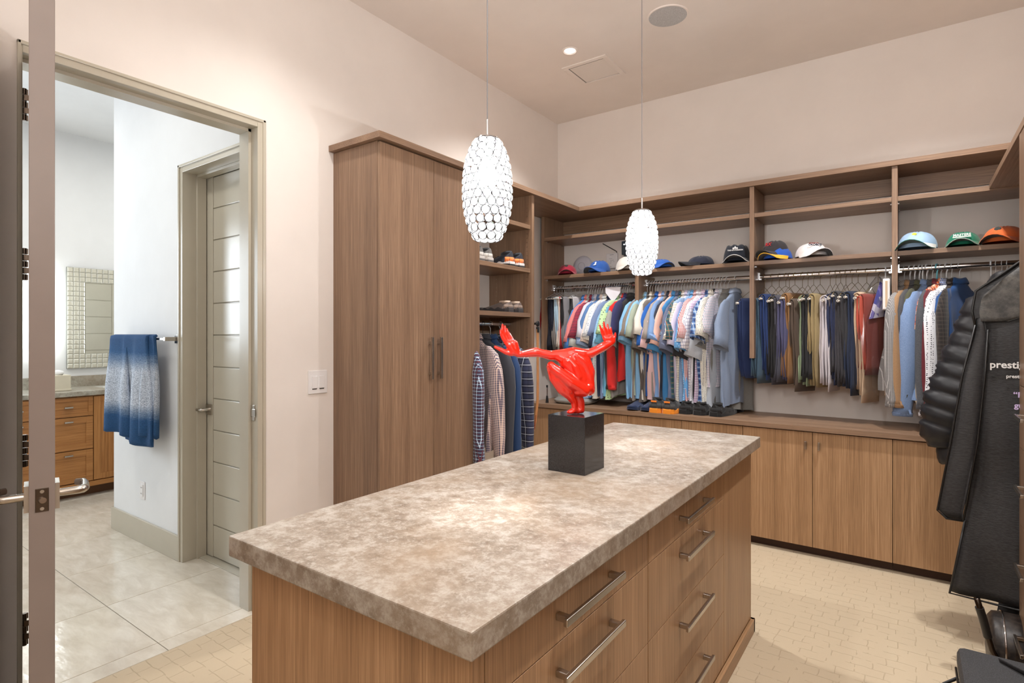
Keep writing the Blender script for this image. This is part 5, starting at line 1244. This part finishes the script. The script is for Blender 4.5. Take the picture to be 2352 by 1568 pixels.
lbox('led', (-.006, .004), (-.047, -.045), (.062, .070), LED.m, wc)

# ================================================================ SHOES
def shoe(name, label, cat, loc, rz, cols, L=.29, Wd=.10, H=.085, ankle=.0, group=None, open_=True, laces=True, s=1, fuzzy=None):
    """toe to +x. cols: sole, midsole, upper, heel, lining"""
    t = thing(name, label, cat, loc, math.radians(rz), group); sole, mid, up, heel, lin = cols
    def sec(u):
        # half width, top height
        w = Wd/2*(.70+.34*math.sin(min(1, u*1.15)*PI)**.6) if u < .87 else Wd/2*(.92*math.sqrt(max(0.0, 1-((u-.80)/.205)**2)))
        if u < .04: w = Wd/2*.55
        return w
    us = [0, .01, .03, .06]+[.10+.86*i/22 for i in range(23)]+[.98, .993, 1.0]
    def topz(u):
        if u < .30: return H*(1.0-.10*math.sin(u/.30*PI))+ankle*(1-u/.3)**.5*.5
        return H*(1-.62*((u-.30)/.70)**.85)
    def loftsec(f, mats, nm, bev=None, sm=True):
        bm = bmesh.new(); rings = []
        for u in us: rings.append([bm.verts.new(p) for p in f(u)])
        loft(bm, rings, True, 0, True); return link(nm, mesh(nm, bm, mats, sm, 60), t)
    def solef(z0, z1, k):
        def f(u):
            w = max(.004, sec(u)*k); x = (u-.5)*L*1.02; r = .012*max(0, (u-.75)/.25)**2; q = .006*math.sin(u*28)*(z0 > 0)
            return [(x, -w, z0+r), (x, w, z0+r), (x, w*1.02, (z0+z1)/2+r), (x, w*.98, z1+r*.5+q), (x, -w*.98, z1+r*.5+q), (x, -w*1.02, (z0+z1)/2+r)]
        return f
    loftsec(solef(0, .016, 1.04), fabric('plain', sole), 'sole'); loftsec(solef(.0145, .030, 1.0), fabric('plain', mid), 'midsole')
    def upf(u):
        w = max(.003, sec(u)*.93); x = (u-.5)*L*.97; h = max(.034, topz(u)); r = []
        for k in range(9):
            a = PI*k/8; r.append((x, w*math.cos(a)*(1-.25*math.sin(a)), .026+(h-.026)*math.sin(a)**.8))
        return r
    loftsec(upf, fabric('plain', up), 'upper')
    bm = bmesh.new(); rings = []
    for z, k in ((H*.33, 1.06), (H*.52, 1.05), (H*.70, 1.0)):
        rings.append([bm.verts.new(((-.5*L*.97)+.055*L*2*(1-math.cos(a))-.003, sec(.07)*k*1.12*math.sin(a), z)) for a in [math.radians(x) for x in range(-80, 81, 16)]])
    for a_, b_ in zip(rings, rings[1:]):
        for k in range(len(a_)-1): bm.faces.new((a_[k], a_[k+1], b_[k+1], b_[k]))
    o = link('heel_counter', mesh('heel_counter', bm, fabric('plain', heel), True), t)
    md = o.modifiers.new('thick', 'SOLIDIFY'); md.thickness = .003
    bm = bmesh.new(); rings = []
    for (dz, k) in ((0, 1.0), (.012, 1.02), (.013, .80), (-.012, .70)):
        rings.append([bm.verts.new((-.5*L+.20*L+.155*L*math.cos(a)*k, Wd*.30*math.sin(a)*k, H*.92+ankle*.5*(.5-.5*math.cos(a))+dz)) for a in [2*PI*q/16 for q in range(16)]])
    loft(bm, rings, False, 0, True); link('ankle_collar', mesh('ankle_collar', bm, fabric('plain', lin), True), t)
    if laces:
        bm = bmesh.new()
        for q in range(4):
            u = .42+.075*q; x = (u-.5)*L*.97; z = topz(u)
            tube(bm, [(x, -.022, z-.004), (x+.004, 0, z+.003), (x, .022, z-.004)], .003, 6)
        link('laces', mesh('laces', bm, fabric('plain', lin), True), t)
    return t
sz1 = 1.886; sz2 = 1.559
gx = ((96, 92, 90), (196, 192, 188), (110, 108, 106), (190, 186, 180), (60, 60, 62))
for y, lb in ((2.895, 'grey and white sneaker on the upper shoe shelf, against the wardrobe side'), (2.99, 'grey and white sneaker on the upper shoe shelf, nearer the black and orange pair')):
    shoe('sneaker', lb, 'shoe', (-2.45, y, sz1), 180, gx, group='grey sneakers in the cubby', ankle=.02)
ox = ((30, 30, 32), (224, 222, 222), (34, 40, 54), (232, 128, 66), (44, 46, 52))
for y, lb in ((3.255, 'black sneaker with orange heel and white midsole, left one of the pair'), (3.375, 'black sneaker with orange heel and white midsole, right one of the pair')):
    shoe('sneaker', lb, 'shoe', (-2.45, y, sz1), 174, ox, group='black and orange sneakers in the cubby', ankle=.03, H=.09)
sx = ((42, 38, 40), (62, 58, 60), (112, 98, 92), (138, 120, 108), (206, 184, 166))
for y, lb in ((3.235, 'brown suede slipper with cream fleece lining, left one of the pair'), (3.355, 'brown suede slipper with cream fleece lining, right one of the pair')):
    shoe('slipper', lb, 'shoe', (-2.45, y, sz2), 176, sx, group='suede slippers in the cubby', laces=False, H=.075)
zw = .825
cx = ((24, 40, 72), (30, 48, 84), (28, 44, 78), (32, 52, 90), (14, 20, 34))
for px, lb in ((1462, 'navy rubber clog under the shirts, the left one'), (1493, 'navy rubber clog under the shirts, the right one')):
    shoe('rubber_clog', lb, 'shoe', (px2x(px, 4.09), 4.10, zw), -86, cx, group='navy clogs on the worktop', laces=False, H=.07, L=.28)
tx = ((236, 142, 32), (236, 142, 32), (52, 54, 56), (66, 66, 66), (30, 30, 32))
for px, lb in ((1522, 'dark grey trainer with orange sole under the shirts, the left one'), (1552, 'dark grey trainer with orange sole under the shirts, the right one')):
    tt = shoe('trainer', lb, 'shoe', (px2x(px, 4.10), 4.10, zw), 84, tx, group='orange soled trainers on the worktop', H=.10, ankle=.02, Wd=.105)
    lbox('heel_tab', (-.147, -.138), (-.022, .022), (.078, .090), fabric('plain', (236, 132, 40)), tt, .002)
bx_ = ((16, 16, 18), (20, 20, 22), (22, 22, 24), (26, 26, 28), (12, 12, 14))
for px, lb in ((1592, 'black shoe in the shade under the shirts, nearest the orange soled trainers'), (1625, 'black shoe in the shade under the shirts, in the middle of its three'), (1662, 'black shoe under the chambray shirt, rightmost on the worktop')):
    shoe('black_shoe', lb, 'shoe', (px2x(px, 4.16), 4.16, zw), 78, bx_, group='black shoes on the worktop')
# scale and torch on the left end of the worktop
sc2 = thing('bathroom_scale', 'silver oval edged body scale leaning low behind the red sculpture', 'scale', (-2.30, 4.17, zw))
bm = bmesh.new()
def sup(a, b, z, n=32): return [bm.verts.new((a*math.copysign(abs(math.cos(t_))**.55, math.cos(t_)), b*math.copysign(abs(math.sin(t_))**.55, math.sin(t_)), z)) for t_ in [2*PI*k/n for k in range(n)]]
loft(bm, [sup(.15, .13, .0), sup(.17, .15, .014), sup(.172, .152, .030), sup(.15, .13, .048), sup(.05, .04, .052)])
link('body', mesh('body', bm, plain('silver_plastic', rgb(160, 160, 156), .35, .4), True, 60), sc2)
lbox('display', (-.045, .045), (-.115, -.075), (.045, .053), BLACKP, sc2, .002)
tc_ = thing('pen_torch', 'slim black and chrome cylinder standing at the left end of the worktop', 'torch', (-2.50, 4.02, zw))
bm = bmesh.new(); lathe(bm, [(0, 0), (.013, 0), (.013, .004), (.010, .04), (.008, .06)], 16); link('base', mesh('base', bm, BLACKP, True, 40), tc_)
bm = bmesh.new(); lathe(bm, [(.007, .06), (.007, .13), (0, .13)], 16); link('barrel', mesh('barrel', bm, CHROME, True, 40), tc_)
bm = bmesh.new(); lathe(bm, [(.008, .13), (.008, .148), (0, .149)], 16); link('tip', mesh('tip', bm, BLACKP, True, 40), tc_)
# belt
LEA = plain('tan_leather', rgb(196, 140, 92), .45, var=.1)
be = thing('leather_belt', 'tan leather belt hanging from a black hook beside the cubby tower', 'belt', (-2.262, 3.505, 1.46))
bm = bmesh.new(); pts = [(0, 0, -.02), (0, .0, -.2), (.004, -.004, -.40), (.006, -.01, -.55), (.0, -.03, -.70), (-.008, -.055, -.80)]
rr_ = [Vector(p) for p in pts]; rings = []
for p, w_ in zip(rr_, (.014, .014, .015, .015, .014, .004)): rings.append([bm.verts.new(p+Vector((-.0018, dy, 0))) for dy in (-w_, w_)]+[bm.verts.new(p+Vector((.0018, dy, 0))) for dy in (w_, -w_)])
loft(bm, rings); link('strap', mesh('strap', bm, LEA), be)
bm = bmesh.new()
for k in range(14): box_bm(bm, (.0005, .0075), (-.036-.0012*k, -.031-.0012*k), (-.66-.0075*k, -.656-.0075*k))
link('red_stitching', mesh('red_stitching', bm, fabric('plain', (150, 30, 24))), be)
bm = bmesh.new(); bmesh.ops.create_uvsphere(bm, u_segments=16, v_segments=8, radius=.022, matrix=Matrix.Translation((0, 0, .02)) @ Matrix.Diagonal((.5, 1, 1, 1))); box_bm(bm, (-.006, .006), (-.012, .012), (-.045, -.004)); box_bm(bm, (-.01, .0), (-.032, -.01), (.012, .028))
link('buckle', mesh('buckle', bm, BLACKP, True, 50), be)
